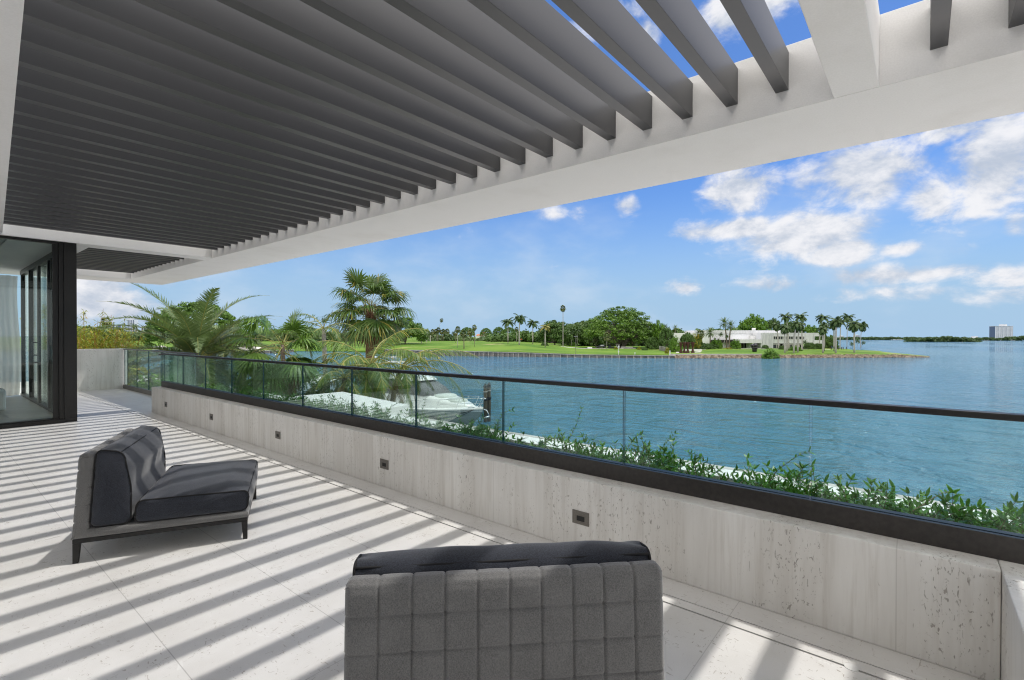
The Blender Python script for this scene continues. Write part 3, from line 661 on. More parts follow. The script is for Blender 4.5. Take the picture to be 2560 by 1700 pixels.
for i in range(900):
    y = random.uniform(5.2, 10.2); p = np.array([random.uniform(3.12, 4.3), y, random.uniform(.1, .34)])
    for k in range(5):
        a = k*1.2566; fl.blade(p, (math.cos(a), math.sin(a), .3), (0, 0, 1), .018, .011, 0, 1)
vine = tag(objm('planter_vines', rawmesh('planter_vines', lv.v, lv.f, MT['vine'])), 'glossy green vines with arching runners filling the planter outside the glass', 'vines', kind='stuff')
st.build('stems', MT['stem'], vine, smooth=True)['kind'] = 'stuff'
o = objm('blossoms', rawmesh('blossoms', fl.v, fl.f, MT['petal']), vine); o['kind'] = 'stuff'

# ------------------------------------------------------------------ near palms
def near(px, d): g = gp(px, d, -4.63); return g
def crown_h(px, py, d): return at(px, py, d)[2]+4.63
g = near(492, 23)
palm('date_palm', 'big feathery date palm with long arching fronds behind the far glass railing', g, 'date', crown_h(492, 905, 23), .24, (0, 0), seed=5, L=5.0, nfr=64, nl=100, mats=(MT['date'], MT['boots']), elr=(1.42, -.55))
g = near(548, 27)
palm('date_palm', 'slimmer thin-trunked date palm just right of the big feathery one', g, 'date', crown_h(560, 862, 27), .09, (.3, -.2), seed=8, L=3.3, nfr=40, nl=60, mats=(MT['date'], MT['trunkp']), elr=(1.2, -.5))
g = near(707, 20)
palm('fan_palm', 'bright green fan palm with spiky upright leaves, taller of two on slim dark trunks', g, 'fan', crown_h(707, 862, 20), .08, (0, 0), seed=21, L=2.2, nfr=26, mats=(MT['fan'], MT['trunkp']), elr=(1.45, -.9))
g = near(690, 21.5)
palm('fan_palm', 'lower fan palm with drooping leaves in front of the water', g, 'fan', crown_h(690, 920, 21.5), .08, (0, 0), seed=22, L=2.1, nfr=20, mats=(MT['fan'], MT['trunkp']), elr=(.9, -1.1))
g = near(925, 33)
t, tb_, top = palm('tall_fan_palm', 'tallest near palm, a shaggy fan palm with a thick brown trunk above the yacht', g, 'fan', crown_h(925, 768, 33), .27, (0, 0), seed=33, L=3.15, nfr=40, mats=(MT['palm'], MT['boots']), elr=(1.5, -.75))
rb = MB(); random.seed(4)
for i in range(150):
    z = top[2]-random.uniform(.0, 2.4); a = random.uniform(0, 6.28); r = .24; p = np.array([r*math.cos(a), r*math.sin(a), z]); rb.tube([p, p+np.array([math.cos(a)*.16, math.sin(a)*.16, .28])], [.05, .015], 4)
rb.build('leaf_boots', MT['boots'], t)
FR = [(-2.35, .75, 4.4), (-1.9, 1.25, 4.2), (.3, .45, 3.9), (-.5, 1.15, 3.8), (2.2, .95, 4.3), (1.3, .7, 4.), (2.8, .6, 3.8), (-2.9, .35, 4.2), (-1.2, .25, 4.4), (-.9, .7, 4.6), (.9, .1, 3.6), (-2.0, -.1, 3.8), (2.4, -.1, 3.6), (-2.6, -.5, 3.2), (-.2, -.3, 3.4), (1.8, .2, 3.8), (3.1, .0, 3.6)]
g = near(925, 23)
palm('coconut_palm', 'young coconut palm with yellow-green arching fronds right behind the glass', g, 'coco', crown_h(925, 915, 23), .16, (0, 0), seed=41, fronds=[(a+.9, e, l*.92) for a, e, l in FR], nl=64, mats=(MT['coco'], MT['trunkp']))
g = near(968, 25)
palm('coconut_palm', 'coconut palm leaning right with long fronds over the yacht', g, 'coco', crown_h(985, 925, 25), .13, (.4, -.5), seed=43, fronds=[(-.85, .75, 4.6), (-.6, .5, 4.9), (-.95, .35, 4.4), (-.2, .9, 3.6), (-1.5, .9, 3.4), (.8, .8, 3.4), (2.1, .7, 3.2), (-2.1, .4, 3.4), (1.6, .1, 3.), (2.9, .3, 3.), (.4, .1, 3.0)], nl=60, mats=(MT['coco'], MT['trunkp']))
g = near(850, 22)
palm('coconut_palm', 'low coconut palm whose yellow frond sweeps left over the white slab', g, 'coco', crown_h(868, 945, 22), .10, (.1, -.2), seed=44, fronds=[(2.35, .35, 3.2), (2.2, .8, 3.2), (1.5, 1., 2.8), (-2.6, .6, 2.8), (-.4, .8, 2.6), (2.7, .1, 3.0), (1.9, -.1, 2.6), (-1., .4, 2.6), (.6, .5, 2.6), (-1.8, .1, 2.4)], nl=52, mats=(MT['coco'], MT['trunkp']))
g = near(815, 29)
palm('slender_palm', 'slender palm with a bare grey trunk and few wind-blown fronds left of the tall palm', g, 'royal', crown_h(812, 822, 29), .13, (-.15, 0), seed=51, fronds=[(2.0, 1.0, 2.9), (2.5, .65, 2.9), (-.9, 1.4, 2.2), (-.7, .6, 2.6), (-1.6, .3, 2.4), (-2.6, .1, 2.5), (.3, .3, 2.3), (-1.2, -.5, 2.2), (2.9, -.5, 2.2)], nl=40, mats=(MT['palm'], MT['royal']))

# ------------------------------------------------------------------ leafy shrubs and trees
def leafcloud(nclump, per, rx, ry, rz, leaf, crad, seed, base=.35, dome=True, flat=.6, hole=0.):
    r = np.random.default_rng(seed); u = r.normal(size=(nclump, 3)); u /= np.linalg.norm(u, axis=1)[:, None]
    if dome: u[:, 2] = np.abs(u[:, 2])*1.0-r.random(nclump)*.35*(r.random(nclump) < .5)
    rad = (base+(1-base)*r.random(nclump)**.5)[:, None]; c = u*rad*np.array([rx, ry, rz])
    cr = crad*(.6+.8*r.random(nclump)); v = r.normal(size=(nclump, per, 3)); v /= np.linalg.norm(v, axis=2)[:, :, None]
    v[:, :, 2] = v[:, :, 2]*flat
    p = (c[:, None, :]+v*(cr[:, None]*(.55+.5*r.random((nclump, per))))[:, :, None]).reshape(-1, 3); nn = len(p)
    nrm = (v.reshape(-1, 3)*.8+r.normal(size=(nn, 3))*.6+np.array([0, 0, .5])); nrm /= np.linalg.norm(nrm, axis=1)[:, None]
    a = np.cross(nrm, r.normal(size=(nn, 3))); a /= np.linalg.norm(a, axis=1)[:, None]; b = np.cross(nrm, a)
    s = (leaf*(.6+.8*r.random(nn)))[:, None]; a *= s; b *= s*.6
    V = np.stack([p-a, p-b*.8, p+a, p+b*.8], 1).reshape(-1, 3); F = np.arange(nn*4).reshape(-1, 4)
    return V, F, c
def crownmesh(name, m, **k):
    V, F, c = leafcloud(**k); return rawmesh(name, V, F, m), c
def shrub(name, label, loc, r, h, m, seed, n=90, per=60, leaf=.05, group=None, cat='shrub'):
    t = thing(name, label, cat, tuple(loc), 0, group)
    me, c = crownmesh('foliage', m, nclump=n, per=per, rx=r, ry=r, rz=h, leaf=leaf, crad=.22*r+.05, seed=seed, base=.3)
    objm('foliage', me, t); b = MB(); random.seed(seed)
    for i in range(7):
        q = c[random.randrange(len(c))]; b.tube([np.array([0, 0, -.1]), q*np.array([.4, .4, .5]), q*.95], [.03, .02, .008], 5, caps=False)
    b.build('branch', MT['bark'], t); return t
for px, d, zt, r, m, lb, sd in ((348, 17.5, -.15, 1.6, 'shrub', 'rounded green shrub behind the leftmost far glass panels', 1), (402, 18.5, -.2, 1.5, 'bright', 'lighter green shrub behind the far end of the glass railing', 2),
    (452, 17, -.35, 1.3, 'shrub', 'dark glossy shrub below the big date palm trunk', 3), (610, 15.5, -.75, 1.2, 'shrub', 'dense dark bush behind the middle glass panels', 4), (655, 14.5, -.9, 1.0, 'shrub', 'dark bush left of the fan palm trunks', 5),
    (760, 19, -1.1, 1.1, 'shrub', 'low bush right of the two fan palm trunks', 6), (800, 24, -.75, 1.4, 'shrub', 'airy twiggy bush at the foot of the slender palm', 7), (905, 19.5, -1.25, 1.3, 'shrub', 'dark bush under the coconut palms', 8), (545, 19, -.45, 1.4, 'bright', 'mid green bush between the date palms and the water', 9),
    (985, 21, -1.7, 1.3, 'shrub', 'bush beside the white slab under the leaning coconut palm', 10), (300, 19.5, .2, 1.3, 'bamboo', 'yellowish bush rising above the junction of end wall and glass railing', 11)):
    g = gp(px, d, -4.63); H = zt+4.63
    t = thing('shrub', lb, 'shrub', tuple(g), 0, None)
    me, c = crownmesh('foliage', MT[m], nclump=150, per=60, rx=r, ry=r, rz=H*.5, leaf=.075, crad=.32, seed=sd, base=.5, dome=False); o = objm('foliage', me, t, (0, 0, H*.52))
    b = MB(); random.seed(sd)
    for i in range(9): q = c[random.randrange(len(c))]+np.array([0, 0, H*.52]); b.tube([np.array([0, 0, 0]), q*np.array([.3, .3, .5]), q], [.04, .03, .01], 5, caps=False)
    b.build('branch', MT['bark'], t)
# bamboo clumps beyond the end wall
for k, (px, d, top_y, r, lb) in enumerate(((212, 21, 788, 1.5, 'tall yellow-green bamboo clump right beside the black corner post'), (246, 22.5, 800, 1.4, 'middle bamboo clump with golden leaves above the end wall'), (285, 23, 828, 1.4, 'lower bamboo clump thinning out toward the date palm'))):
    g = gp(px, d, -4.63); H = crown_h(px, top_y, d); t = thing('bamboo', lb, 'bamboo', tuple(g), 0, 'bamboo beyond the end wall')
    random.seed(60+k); lv = LV(); cb = MB()
    for i in range(46):
        a = random.uniform(0, 6.28); rr = r*random.random()**.5*.7; hh = H*random.uniform(.72, .97) if i > 3 else H*random.uniform(1., 1.09)
        p0 = np.array([rr*math.cos(a), rr*math.sin(a), 0]); p1 = p0*1.15+np.array([0, 0, hh*.7]); p2 = p0*1.5+np.array([random.uniform(-.4, .4), random.uniform(-.4, .4), hh])
        cb.tube([p0, p1, p2], [.02, .016, .005], 5, caps=False)
        for j in range(330 if i > 3 else 70):
            f_ = random.uniform(.42, 1.) if i > 3 else random.uniform(.8, 1.); q = p1+(p2-p1)*(f_-.7)/.3 if f_ > .7 else p0+(p1-p0)*f_/.7
            q = q+np.array([random.uniform(-1, 1), random.uniform(-1, 1), random.uniform(-.6, .6)])*(.35 if i > 3 else .1)
            lv.blade(q, (random.uniform(-1, 1), random.uniform(-1, 1), random.uniform(-.7, .3)), (0, 0, 1), random.uniform(.13, .24), .045, .2, 1)
    objm('foliage', rawmesh('foliage', lv.v, lv.f, MT['bamboo']), t); cb.build('cane', MT['cane'], t, smooth=True)

# ================================================================== BOAT AND PILES
def boat(name, label, loc, rz, L=13., B=4., sc=1., full=True):
    t = thing(name, label, 'motor yacht' if full else 'boat', loc, rz)
    ns = 26; secs = []
    for i in range(ns):
        u = (i/(ns-1))**1.0; X = -L*u
        hb = B/2*min(1, (1-(1-min(1, u/.42))**2.2))*(1-.06*u)+.03; sh = 1.75-.45*min(1, u*1.8); flare = .62+.2*min(1, u*2)
        keel = .55*(1-min(1, u/.3))**1.6-.35
        rake = (1-u)**8*.9
        secs.append([(X-rake*1.6*(sh-keel)/2, 0, keel), (X-rake*1.1, hb*flare*.75, keel+.25*(sh-keel)), (X-rake*.7, hb*flare, keel+.45*(sh-keel)), (X-rake*.25, hb*.93, sh*.72), (X, hb, sh-.12), (X+.02, hb+.03, sh-.06), (X+.02, hb+.02, sh)])
    v = []; k = len(secs[0])
    for sct in secs: v += [(x*sc, y*sc, z*sc) for x, y, z in sct]+[(x*sc, -y*sc, z*sc) for x, y, z in sct]
    f = []; mi = []
    for i in range(ns-1):
        for j in range(k-1):
            for side in (0, 1):
                a = i*2*k+side*k+j; b = a+2*k; f.append((a, b, b+1, a+1) if side else (a, a+1, b+1, b))
    e = (ns-1)*2*k; f.append(tuple(e+j for j in range(k))+tuple(e+k+j for j in reversed(range(k))))
    MB().add(v, f).build('hull', MT['gel'] if not full else MT['hullmix'], t, smooth=True)
    # deck
    dv = []; df = []
    for i, sct in enumerate(secs):
        X = sct[-1][0]; hb = sct[-1][1]; z = sct[-1][2]; dv += [(X*sc, hb*sc, z*sc), (X*sc, hb*.55*sc, (z+.10)*sc), (X*sc, -hb*.55*sc, (z+.10)*sc), (X*sc, -hb*sc, z*sc)]
    for i in range(ns-1):
        for j in range(3): a = i*4+j; df.append((a, a+1, a+5, a+4))
    MB().add(dv, df).build('deck', MT['gel'], t, smooth=True)
    # raised coachroof
    def loft(name, prof, mat_, parent=t, smooth=True):
        # prof rows: (x, halfwidth, zbase, ztop, topfrac)
        v = []; f = []
        for x, hw, z0, z1, tf in prof:
            for y_, z_ in ((hw, z0), (hw*.97, z0+(z1-z0)*.6), (hw*tf, z1-(z1-z0)*.08), (hw*tf*.5, z1), (-hw*tf*.5, z1), (-hw*tf, z1-(z1-z0)*.08), (-hw*.97, z0+(z1-z0)*.6), (-hw, z0)): v.append((x*sc, y_*sc, z_*sc))
        for i in range(len(prof)-1):
            for j in range(7): a = i*8+j; f.append((a, a+8, a+9, a+1))
        f += [tuple(range(8)), tuple(range((len(prof)-1)*8, len(prof)*8))[::-1]]
        return MB().add(v, f).build(name, mat_, parent, smooth=smooth)
    if not full:
        loft('cabin', [(-2, .3, 1.7, 1.8, .8), (-3.4, 1.0, 1.5, 2.3, .8), (-5, 1.3, 1.4, 3.0, .8), (-8, 1.3, 1.4, 3.0, .8)], MT['gel']); loft('windscreen', [(-3.9, .9, 2.3, 2.5, .9), (-4.7, 1.25, 2.4, 3.1, .85), (-5.2, 1.25, 2.5, 3.15, .85)], MT['tint']); return t
    loft('coachroof', [(-.9, .12, 1.75, 1.84, .8), (-1.8, .75, 1.72, 1.98, .8), (-3.2, 1.15, 1.6, 2.25, .8), (-4.8, 1.35, 1.5, 2.55, .82), (-6.2, 1.5, 1.45, 2.7, .85), (-11.4, 1.55, 1.35, 2.5, .9)], MT['gel'])
    loft('windscreen_cover', [(-4.35, 1.0, 2.40, 2.46, .9), (-5.2, 1.36, 2.4, 2.95, .82), (-6.4, 1.46, 2.4, 3.42, .8), (-7.2, 1.48, 2.4, 3.52, .8), (-10.8, 1.5, 2.3, 3.50, .85)], MT['canvas'])
    loft('hardtop', [(-6.0, .9, 3.46, 3.50, .9), (-6.9, 1.40, 3.46, 3.72, .8), (-8.5, 1.5, 3.5, 3.82, .8), (-11.2, 1.45, 3.5, 3.74, .85)], MT['gel'])
    for bx in ((-2.0, -3.1, .82, .0, 1.98, 2.18), (-3.3, -4.6, 1.0, .0, 2.22, 2.55)):
        loft('sunpad_cover', [(bx[0], bx[2]*.4, bx[4]-.06, bx[4]+.1, .8), (bx[0]-.25, bx[2]*.85, bx[4]-.05, bx[4]+.22, .85), ((bx[0]+bx[1])/2, bx[2], bx[4]-.05, bx[4]+.27, .85), (bx[1], bx[2], bx[4]-.05, bx[4]+.3, .85)], MT['cover'])
    rb = MB()
    for sg in (1, -1):
        path = [(.25, 0, 2.45), (-.3, .33*sg, 2.5), (-1.4, 1.02*sg, 2.42), (-3, 1.55*sg, 2.28), (-5, 1.85*sg, 2.1), (-6.6, 1.92*sg, 1.95), (-7., 1.92*sg, 1.5)]; rb.tube(path, .022, 6)
        low = [(-.05, 0, 2.08), (-.4, .3*sg, 2.1), (-1.4, .95*sg, 2.06), (-3, 1.5*sg, 1.93)]; rb.tube(low, .014, 5)
        for (x, y_, z, z0, dx) in ((.0, .12, 2.47, 1.75, -.5), (-1.4, 1.02, 2.42, 1.62, -.45), (-3., 1.55, 2.28, 1.48, -.45), (-4.8, 1.83, 2.12, 1.38, -.4)): rb.tube([(x, y_*sg, z), (x+dx, (y_-.02)*sg, z0)], .018, 5)
        rb.tube([(-.55, .35*sg, 1.78), (-.75, .5*sg, 1.83), (-.95, .6*sg, 1.78)], .025, 5)
    rb.build('bow_rail', MT['chrome'], t, smooth=True)
    an = MB(); an.tube([(-.5, 0, 1.82), (.35, 0, 1.62), (.55, 0, 1.3)], [.05, .05, .04], 6); an.tube([(.3, -.28, 1.12), (.55, 0, 1.22), (.3, .28, 1.12)], [.03, .09, .03], 6); an.build('anchor', MT['chrome'], t, smooth=True)
    wp = MB()
    for sg in (1, -1):
        pts = []
        for x in np.linspace(-2.9, -8.2, 12):
            u = -x/L; hb = B/2*min(1, (1-(1-min(1, u/.42))**2.2))*(1-.06*u)+.03; top = .98; bot = .98-.42*min(1, (-x-2.9)/.9+.12)
            pts.append((x, sg*(hb*.955+.012), top)); pts.append((x, sg*(hb*.90+.012), bot))
        wp.add(pts, [(2*i, 2*i+1, 2*i+3, 2*i+2) for i in range(11)])
        wp.tube([(-5.3, .4*sg, 2.95), (-4.55, .75*sg, 2.72)], .012, 4); wp.tube([(-5.3, .8*sg, 2.98), (-4.7, 1.05*sg, 2.72)], .012, 4)
    wp.build('hull_window', MT['tint'], t)
    st = MB()
    for sg in (1, -1):
        pts = [((-L*u), sg*(B/2*min(1, (1-(1-min(1, u/.42))**2.2))*(1-.06*u)+.045), 1.75-.45*min(1, u*1.8)-.10) for u in np.linspace(0, 1, 24)]; st.tube(pts, .03, 5)
    st.build('rub_rail', MT['hullgray'], t, smooth=True)
    return t
hm = MT['gel'].copy(); hm.name = 'hull_two_tone'; t_, b_ = tb(hm); cc = N(t_, 'ShaderNodeTexCoord'); sp = N(t_, 'ShaderNodeSeparateXYZ', {0: (cc, 'Object')})
t_.links.new(MIX(t_, MR(t_, sp.outputs[2], 1.49, 1.50, 0, 1, False), (.30, .345, .345), (.86, .87, .88)), b_.inputs['Base Color']); MT['hullmix'] = hm
yacht = boat('motor_yacht', 'white motor yacht with grey covered windscreen moored bow towards the piles', (26.5, 24.6, WATER), R_(-90+0))
boat('small_boat', 'smaller white boat half hidden behind the palms left of the yacht', tuple(gp(858, 60, WATER)), R_(-60), 9, 2.8, 1., False)
for i, (dx, dy, H, lb) in enumerate(((0, 0, 3.05, 'left one of two tarred mooring piles standing together in the water'), (.42, -.16, 3.1, 'right one of two tarred mooring piles, slightly behind its twin'))):
    p = gp(1213.5+i*9, 40.5+i*.3, WATER-2); t = thing('mooring_pile', lb, 'mooring pile', tuple(p), 0, 'pair of mooring piles')
    mb = MB(); mb.tube([(0, 0, 0), (.01, 0, 2+H*.5), (0, .01, 2+H-.2)], [.17, .165, .155], 14); mb.build('post', MT['pile'], t, smooth=True)
    mb = MB(); mb.lathe([(.175, 2+H-.22), (.175, 2+H-.1), (.02, 2+H+.12)], 14); mb.build('cap', MT['dark'], t)
    mb = MB(); mb.lathe([(.165, 2+H-.62), (.185, 2+H-.6), (.185, 2+H-.56), (.165, 2+H-.54)], 14); mb.build('rope_wrap', MT['cap'], t)
    mb = MB(); mb.lathe([(.16, 2+H-1.3), (.20, 2+H-1.26), (.20, 2+H-1.12), (.16, 2+H-1.08)], 14); mb.build('rope_coil', MT['rope'], t)
mb = MB()
for a, b in (((26.0, 25.1, -3.95), (23.5, 27.5, -4.6)), ((26.0, 25.1, -3.95), (23.6, 30., -4.6))):
    a, b = np.array(a), np.array(b); mb.tube([a+(b-a)*t-np.array([0, 0, .35*math.sin(math.pi*t)]) for t in np.linspace(0, 1, 8)], .018, 5)
tag(mb.build('mooring_line', MT['rope'], smooth=True), 'dark mooring lines running from the yacht bow down to the seawall', 'mooring line')
random.seed(2); lv = LV()
for px, py, n_, w_ in ((985, 893, 260, 9), (1000, 905, 160, 8)):
    for i in range(n_):
        d = 1239*7/(py-841); g = gp(px, d+random.gauss(0, 2.), WATER+.03); g[:2] += R0[:2]*random.gauss(0, w_*.5); s_ = random.uniform(.1, .45)
        lv.quad(g+[-s_, -s_*.5, 0], g+[s_, -s_*.4, .02], g+[s_*.9, s_*.5, .05], g+[-s_*.8, s_*.4, .01])
tag(objm('wake_foam', rawmesh('wake_foam', lv.v, lv.f, MT['foam'])), 'streak of white wake foam on the channel behind the coconut palms', 'foam', kind='stuff')

# ================================================================== FAR BANK
def place(px, d, dz=0.): return gp(px, d, gz(px, d)+dz)
def front(px, d, yb): return min(d, 207.-(872-yb)*.3) if (1700 < px < 2052 and yb > 863 and d < 300) else d
# ---- seawall with posts
def seawall(px0, px1, zt, label, step_m, name='seawall'):
    t = thing(name, label, 'seawall', tuple(gp((px0+px1)/2, d0((px0+px1)/2), WATER))); o = np.array(t.location)
    pxs = list(np.linspace(px0, px1, max(8, int((px1-px0)/16)))); v = []; v2 = []
    for px in pxs:
        z = float(np.interp(px, *zt)); a = gp(px, d0(px)-.3, 0)-o; b = gp(px, d0(px)+1.2, 0)-o
        v += [(a[0], a[1], -1), (a[0], a[1], z-WATER-.22)]
        c = gp(px, d0(px)-.65, 0)-o; v2 += [(c[0], c[1], z-WATER-.22), (c[0], c[1], z-WATER), (b[0], b[1], z-WATER), (b[0], b[1], z-WATER-.22)]
    n = len(pxs); MB().add(v, [(2*i, 2*i+2, 2*i+3, 2*i+1) for i in range(n-1)]).build('face', MT['sea_wall'], t)
    MB().add(v2, [(4*i+j, 4*i+4+j, 4*i+4+(j+1) % 4, 4*i+(j+1) % 4) for i in range(n-1) for j in range(4)]+[(0, 1, 2, 3), (4*n-4, 4*n-1, 4*n-2, 4*n-3)]).build('cap', MT['cap'], t)
    px = px0+4; me = None; k = 0
    while px < px1-2 and k < 100:
        z = float(np.interp(px, *zt))-WATER; a = gp(px, d0(px)-.45, 0)-o
        if me is None:
            mb = MB(); mb.add([(-.14, .15, -1), (.14, .15, -1), (.14, -.40, -1), (-.14, -.40, -1), (-.14, .15, 1), (.14, .15, 1), (.14, -.12, 1), (-.14, -.12, 1)], [(0, 1, 2, 3), (4, 7, 6, 5), (0, 4, 5, 1), (1, 5, 6, 2), (2, 6, 7, 3), (3, 7, 4, 0)]); me = mb.mesh('post', MT['seapost'])
        p = objm('post', me, t, (a[0], a[1], (z-.23)*.5)); p.scale = (1.25, 1, (z-.23)*.5); p.rotation_euler = (0, 0, _yaw-math.pi/2)
        px += step_m(px); k += 1
seawall(960, 1690, ([960, 1150, 1300, 1450, 1690], [-3.75, -3.8, -4.1, -4.55, -4.7]), 'long grey seawall with evenly spaced posts below the golf lawn on the far bank', lambda px: np.interp(px, [960, 1150, 1300, 1450, 1690], [10.5, 10.6, 13.5, 19, 17]))
seawall(380, 735, ([380, 735], [-4.5, -4.55]), 'darker low seawall below the bunkers, glimpsed left of the fan palms', lambda px: 14.5)
# ---- rocks
random.seed(9); V = []; Fq = []
def rock(p, s_):
    n = len(V); q = [np.array([x, y_, z])*s_*np.array([random.uniform(.6, 1.2) for _ in range(3)])+p for z in (-.5, .45) for y_ in (-.5, .5) for x in (-.6, .6)]
    V.extend(q); Fq.extend([(n+a, n+b, n+c, n+d) for a, b, c, d in ((0, 2, 3, 1), (4, 5, 7, 6), (0, 1, 5, 4), (2, 6, 7, 3), (0, 4, 6, 2), (1, 3, 7, 5))])
for i in range(2600):
    px = random.uniform(1690, 2322); f_ = random.random(); h_ = (1.0 if px < 1960 else 1.05)*min(1, (2330-px)/90)
    p = gp(px, d0(px)-1.6+1.7*f_, WATER-.1+h_*f_**.9*.95); rock(p, random.uniform(.3, .75))
tag(objm('riprap_rocks', rawmesh('riprap_rocks', V, Fq, MT['rock'])), 'brown riprap boulders along the water edge below the concrete villa and point', 'rocks', kind='stuff')
def ribbon(name, pts, w, m, dz, kind=None, th=None):
    """strip laid on the bank through (px, d) points; w = width across in depth (m)"""
    v = []; mb = MB(); n = len(pts)
    for px, d in pts:
        for o_ in (-w/2, w/2):
            v.append(gp(px, d+o_, gz(px, d+o_)+dz+.06))
    mb.add(v, [(2*i, 2*i+2, 2*i+3, 2*i+1) for i in range(n-1)]); o = mb.build(name, m)
    if kind: o['kind'] = kind
    return o
def along(p0, p1, n=14): return [(p0[0]+(p1[0]-p0[0])*t, p0[1]+(p1[1]-p0[1])*t) for t in np.linspace(0, 1, n)]
mb = MB(); v = []; pxs = np.linspace(1676, 1905, 30)
for px in pxs:
    for dd, z in ((-.2, -4.72), (-.2, -4.3), (1.2, -4.25), (1.2, -4.7)): v.append(gp(px, d0(px)+dd, z))
mb.add(v, [(4*i+j, 4*i+4+j, 4*i+4+(j+1) % 4, 4*i+(j+1) % 4) for i in range(29) for j in range(4)]); tag(mb.build('seawall', MT['cap']), 'pale concrete coping above the rocks in front of the sculptures', 'seawall')
def apx(px, d): return (px, d)
ribbon('path', [(1395, 226), (1420, 220), (1450, 216), (1480, 214), (1520, 212), (1560, 212)], 5.0, MT['path'], .0, 'structure')
ribbon('path', along((1690, 196), (1765, 198)), 1.6, MT['path'], 0., 'structure')
ribbon('path', along((1815, 205), (2040, 204)), 3.0, MT['path'], 0., 'structure')
ribbon('path', along((2035, 205), (2075, 208), 6), 2.5, MT['path'], 0., 'structure')
ribbon('path', along((1690, 176.5), (1752, 177.5)), 5.5, MT['path'], 0., 'structure')
# bunkers
for px, py, w_, h_ in ((598, 867.6, 24, 4.0), (610, 872.3, 15, 1.6), (643, 870.5, 16, 3.8), (570, 873.5, 14, 2.6), (540, 868, 14, 3.), (620, 875.2, 12, 1.2), (400, 868, 18, 2.), (300, 866, 20, 2.)):
    d = hit(px, py); c = place(px, d); rr = w_*d/FPX; rd = max(1.5, h_*d/FPX*d/6.); v = [c+(0, 0, .14)]
    for k in range(22):
        a = k*2*math.pi/22; q = 1+.22*math.sin(3*a+px)+.1*math.sin(5*a); x = px+w_*math.cos(a)*q; y_ = d+min(rd, 18)*math.sin(a)*q; v.append(place(x, max(y_, d0(x)+2), .14))
    mb = MB(); mb.add(v, [(0, k+1, (k+1) % 22+1) for k in range(22)]); mb.build('bunker', MT['sand'])['kind'] = 'structure'

# ---- far trees
TM = {}
for nm, m, n, per, leaf, crad, seed, base, dome, flat in (('oakA', 'oak', 150, 70, .055, .16, 1, .5, True, .7), ('oakB', 'oak', 170, 60, .055, .15, 2, .5, True, .7), ('ficA', 'ficus', 150, 80, .05, .16, 3, .6, True, .7),
        ('hero', 'ficus', 420, 60, .026, .10, 4, .55, True, .6), ('dome', 'ficus', 520, 50, .028, .075, 5, .9, True, .7), ('brt', 'bright', 120, 70, .055, .17, 6, .6, True, .7), ('bush', 'bright', 160, 60, .05, .14, 7, .6, True, .8), ('dark', 'oak', 200, 70, .045, .12, 8, .7, True, .9), ('yel', 'bamboo', 60, 60, .07, .2, 9, .5, True, .8)):
    TM[nm] = crownmesh('crown', MT[m], nclump=n, per=per, rx=1, ry=1, rz=1, leaf=leaf, crad=crad, seed=seed, base=base, dome=dome, flat=flat)
TRK = {}
def ftree(kind, label, px, ytop, ybase, wpx, d=None, cb=.3, group='broadleaf trees on the far bank', name='broadleaf_tree', trunks=1, spread=.5):
    d = d or hit(px, ybase); g = place(px, d) if d < 600 else gp(px, d, -3)
    ztop = at(px, ytop, d)[2]; H = ztop-g[2]; rx = wpx/2*d/FPX; me, c = TM[kind]
    t = thing(name, label, 'tree', tuple(g), random.uniform(0, 6.28), group); o = objm('crown', me, t, (0, 0, H*cb)); o.scale = (rx*.97, rx*.97, H*(1-cb)*.98)
    tk = MB(); random.seed(int(px*7))
    tk.tube([(0, 0, -.5), (0, 0, H*.12), (rx*.03, 0, H*cb*1.05)], [rx*.07+.25, rx*.055+.2, rx*.04+.15], 8)
    for k in range(5+trunks*2):
        q = c[random.randrange(len(c))]*np.array([rx*.8, rx*.8, H*(1-cb)*.8])+np.array([0, 0, H*cb]); tk.tube([(0, 0, H*cb*.35), q*np.array([.35, .35, .55]), q], [rx*.035+.12, rx*.025+.08, .05], 6, caps=False)
    tk.build('trunk', MT['bark'], t, smooth=True); return t
ftree('dome', 'huge dome-shaped fig tree rising behind the big date palm', 490, 756, 866, 215, 236, .22)
ftree('ficA', 'dark dense tree on the far lawn right of the tall fan palm', 1013, 793, 860, 108, None, .3)
ftree('dome', 'distant dome tree directly left of the red-roofed house', 1168, 818, 850, 40, 420, .35)
ftree('dome', 'distant dome tree above the red-roofed house', 1215, 820, 848, 31, 470, .35)
ftree('dome', 'left one of the two flat domed trees right of the red-roofed house', 1247, 817, 850, 33, 440, .35)
ftree('dome', 'right one of the two flat domed trees behind the first royal palm', 1273, 818, 852, 40, 430, .35)
ftree('oakA', 'small bushy tree on the lawn edge just right of the red-roofed house', 1240, 841, 855, 26, None, .2)
ftree('oakB', 'low tree behind the first royal palm', 1268, 838, 855, 26, 290, .2)
ftree('oakA', 'dark spreading tree behind the very tall thin palm', 1387, 801, 861, 88, 250, .3, trunks=3)
ftree('oakB', 'grey-green tree between the very tall thin palm and the huge banyan', 1435, 806, 866, 70, 262, .25)
ftree('oakB', 'bushy tree close behind the left edge of the huge banyan', 1478, 800, 868, 70, 258, .2)
hero = ftree('hero', 'huge spreading banyan tree with many pale trunks, biggest on the far bank', 1552, 766, 869.5, 188, None, .30, trunks=8)
d_h = hit(1552, 869.5); rx = 94*d_h/FPX; tk = MB(); random.seed(12)
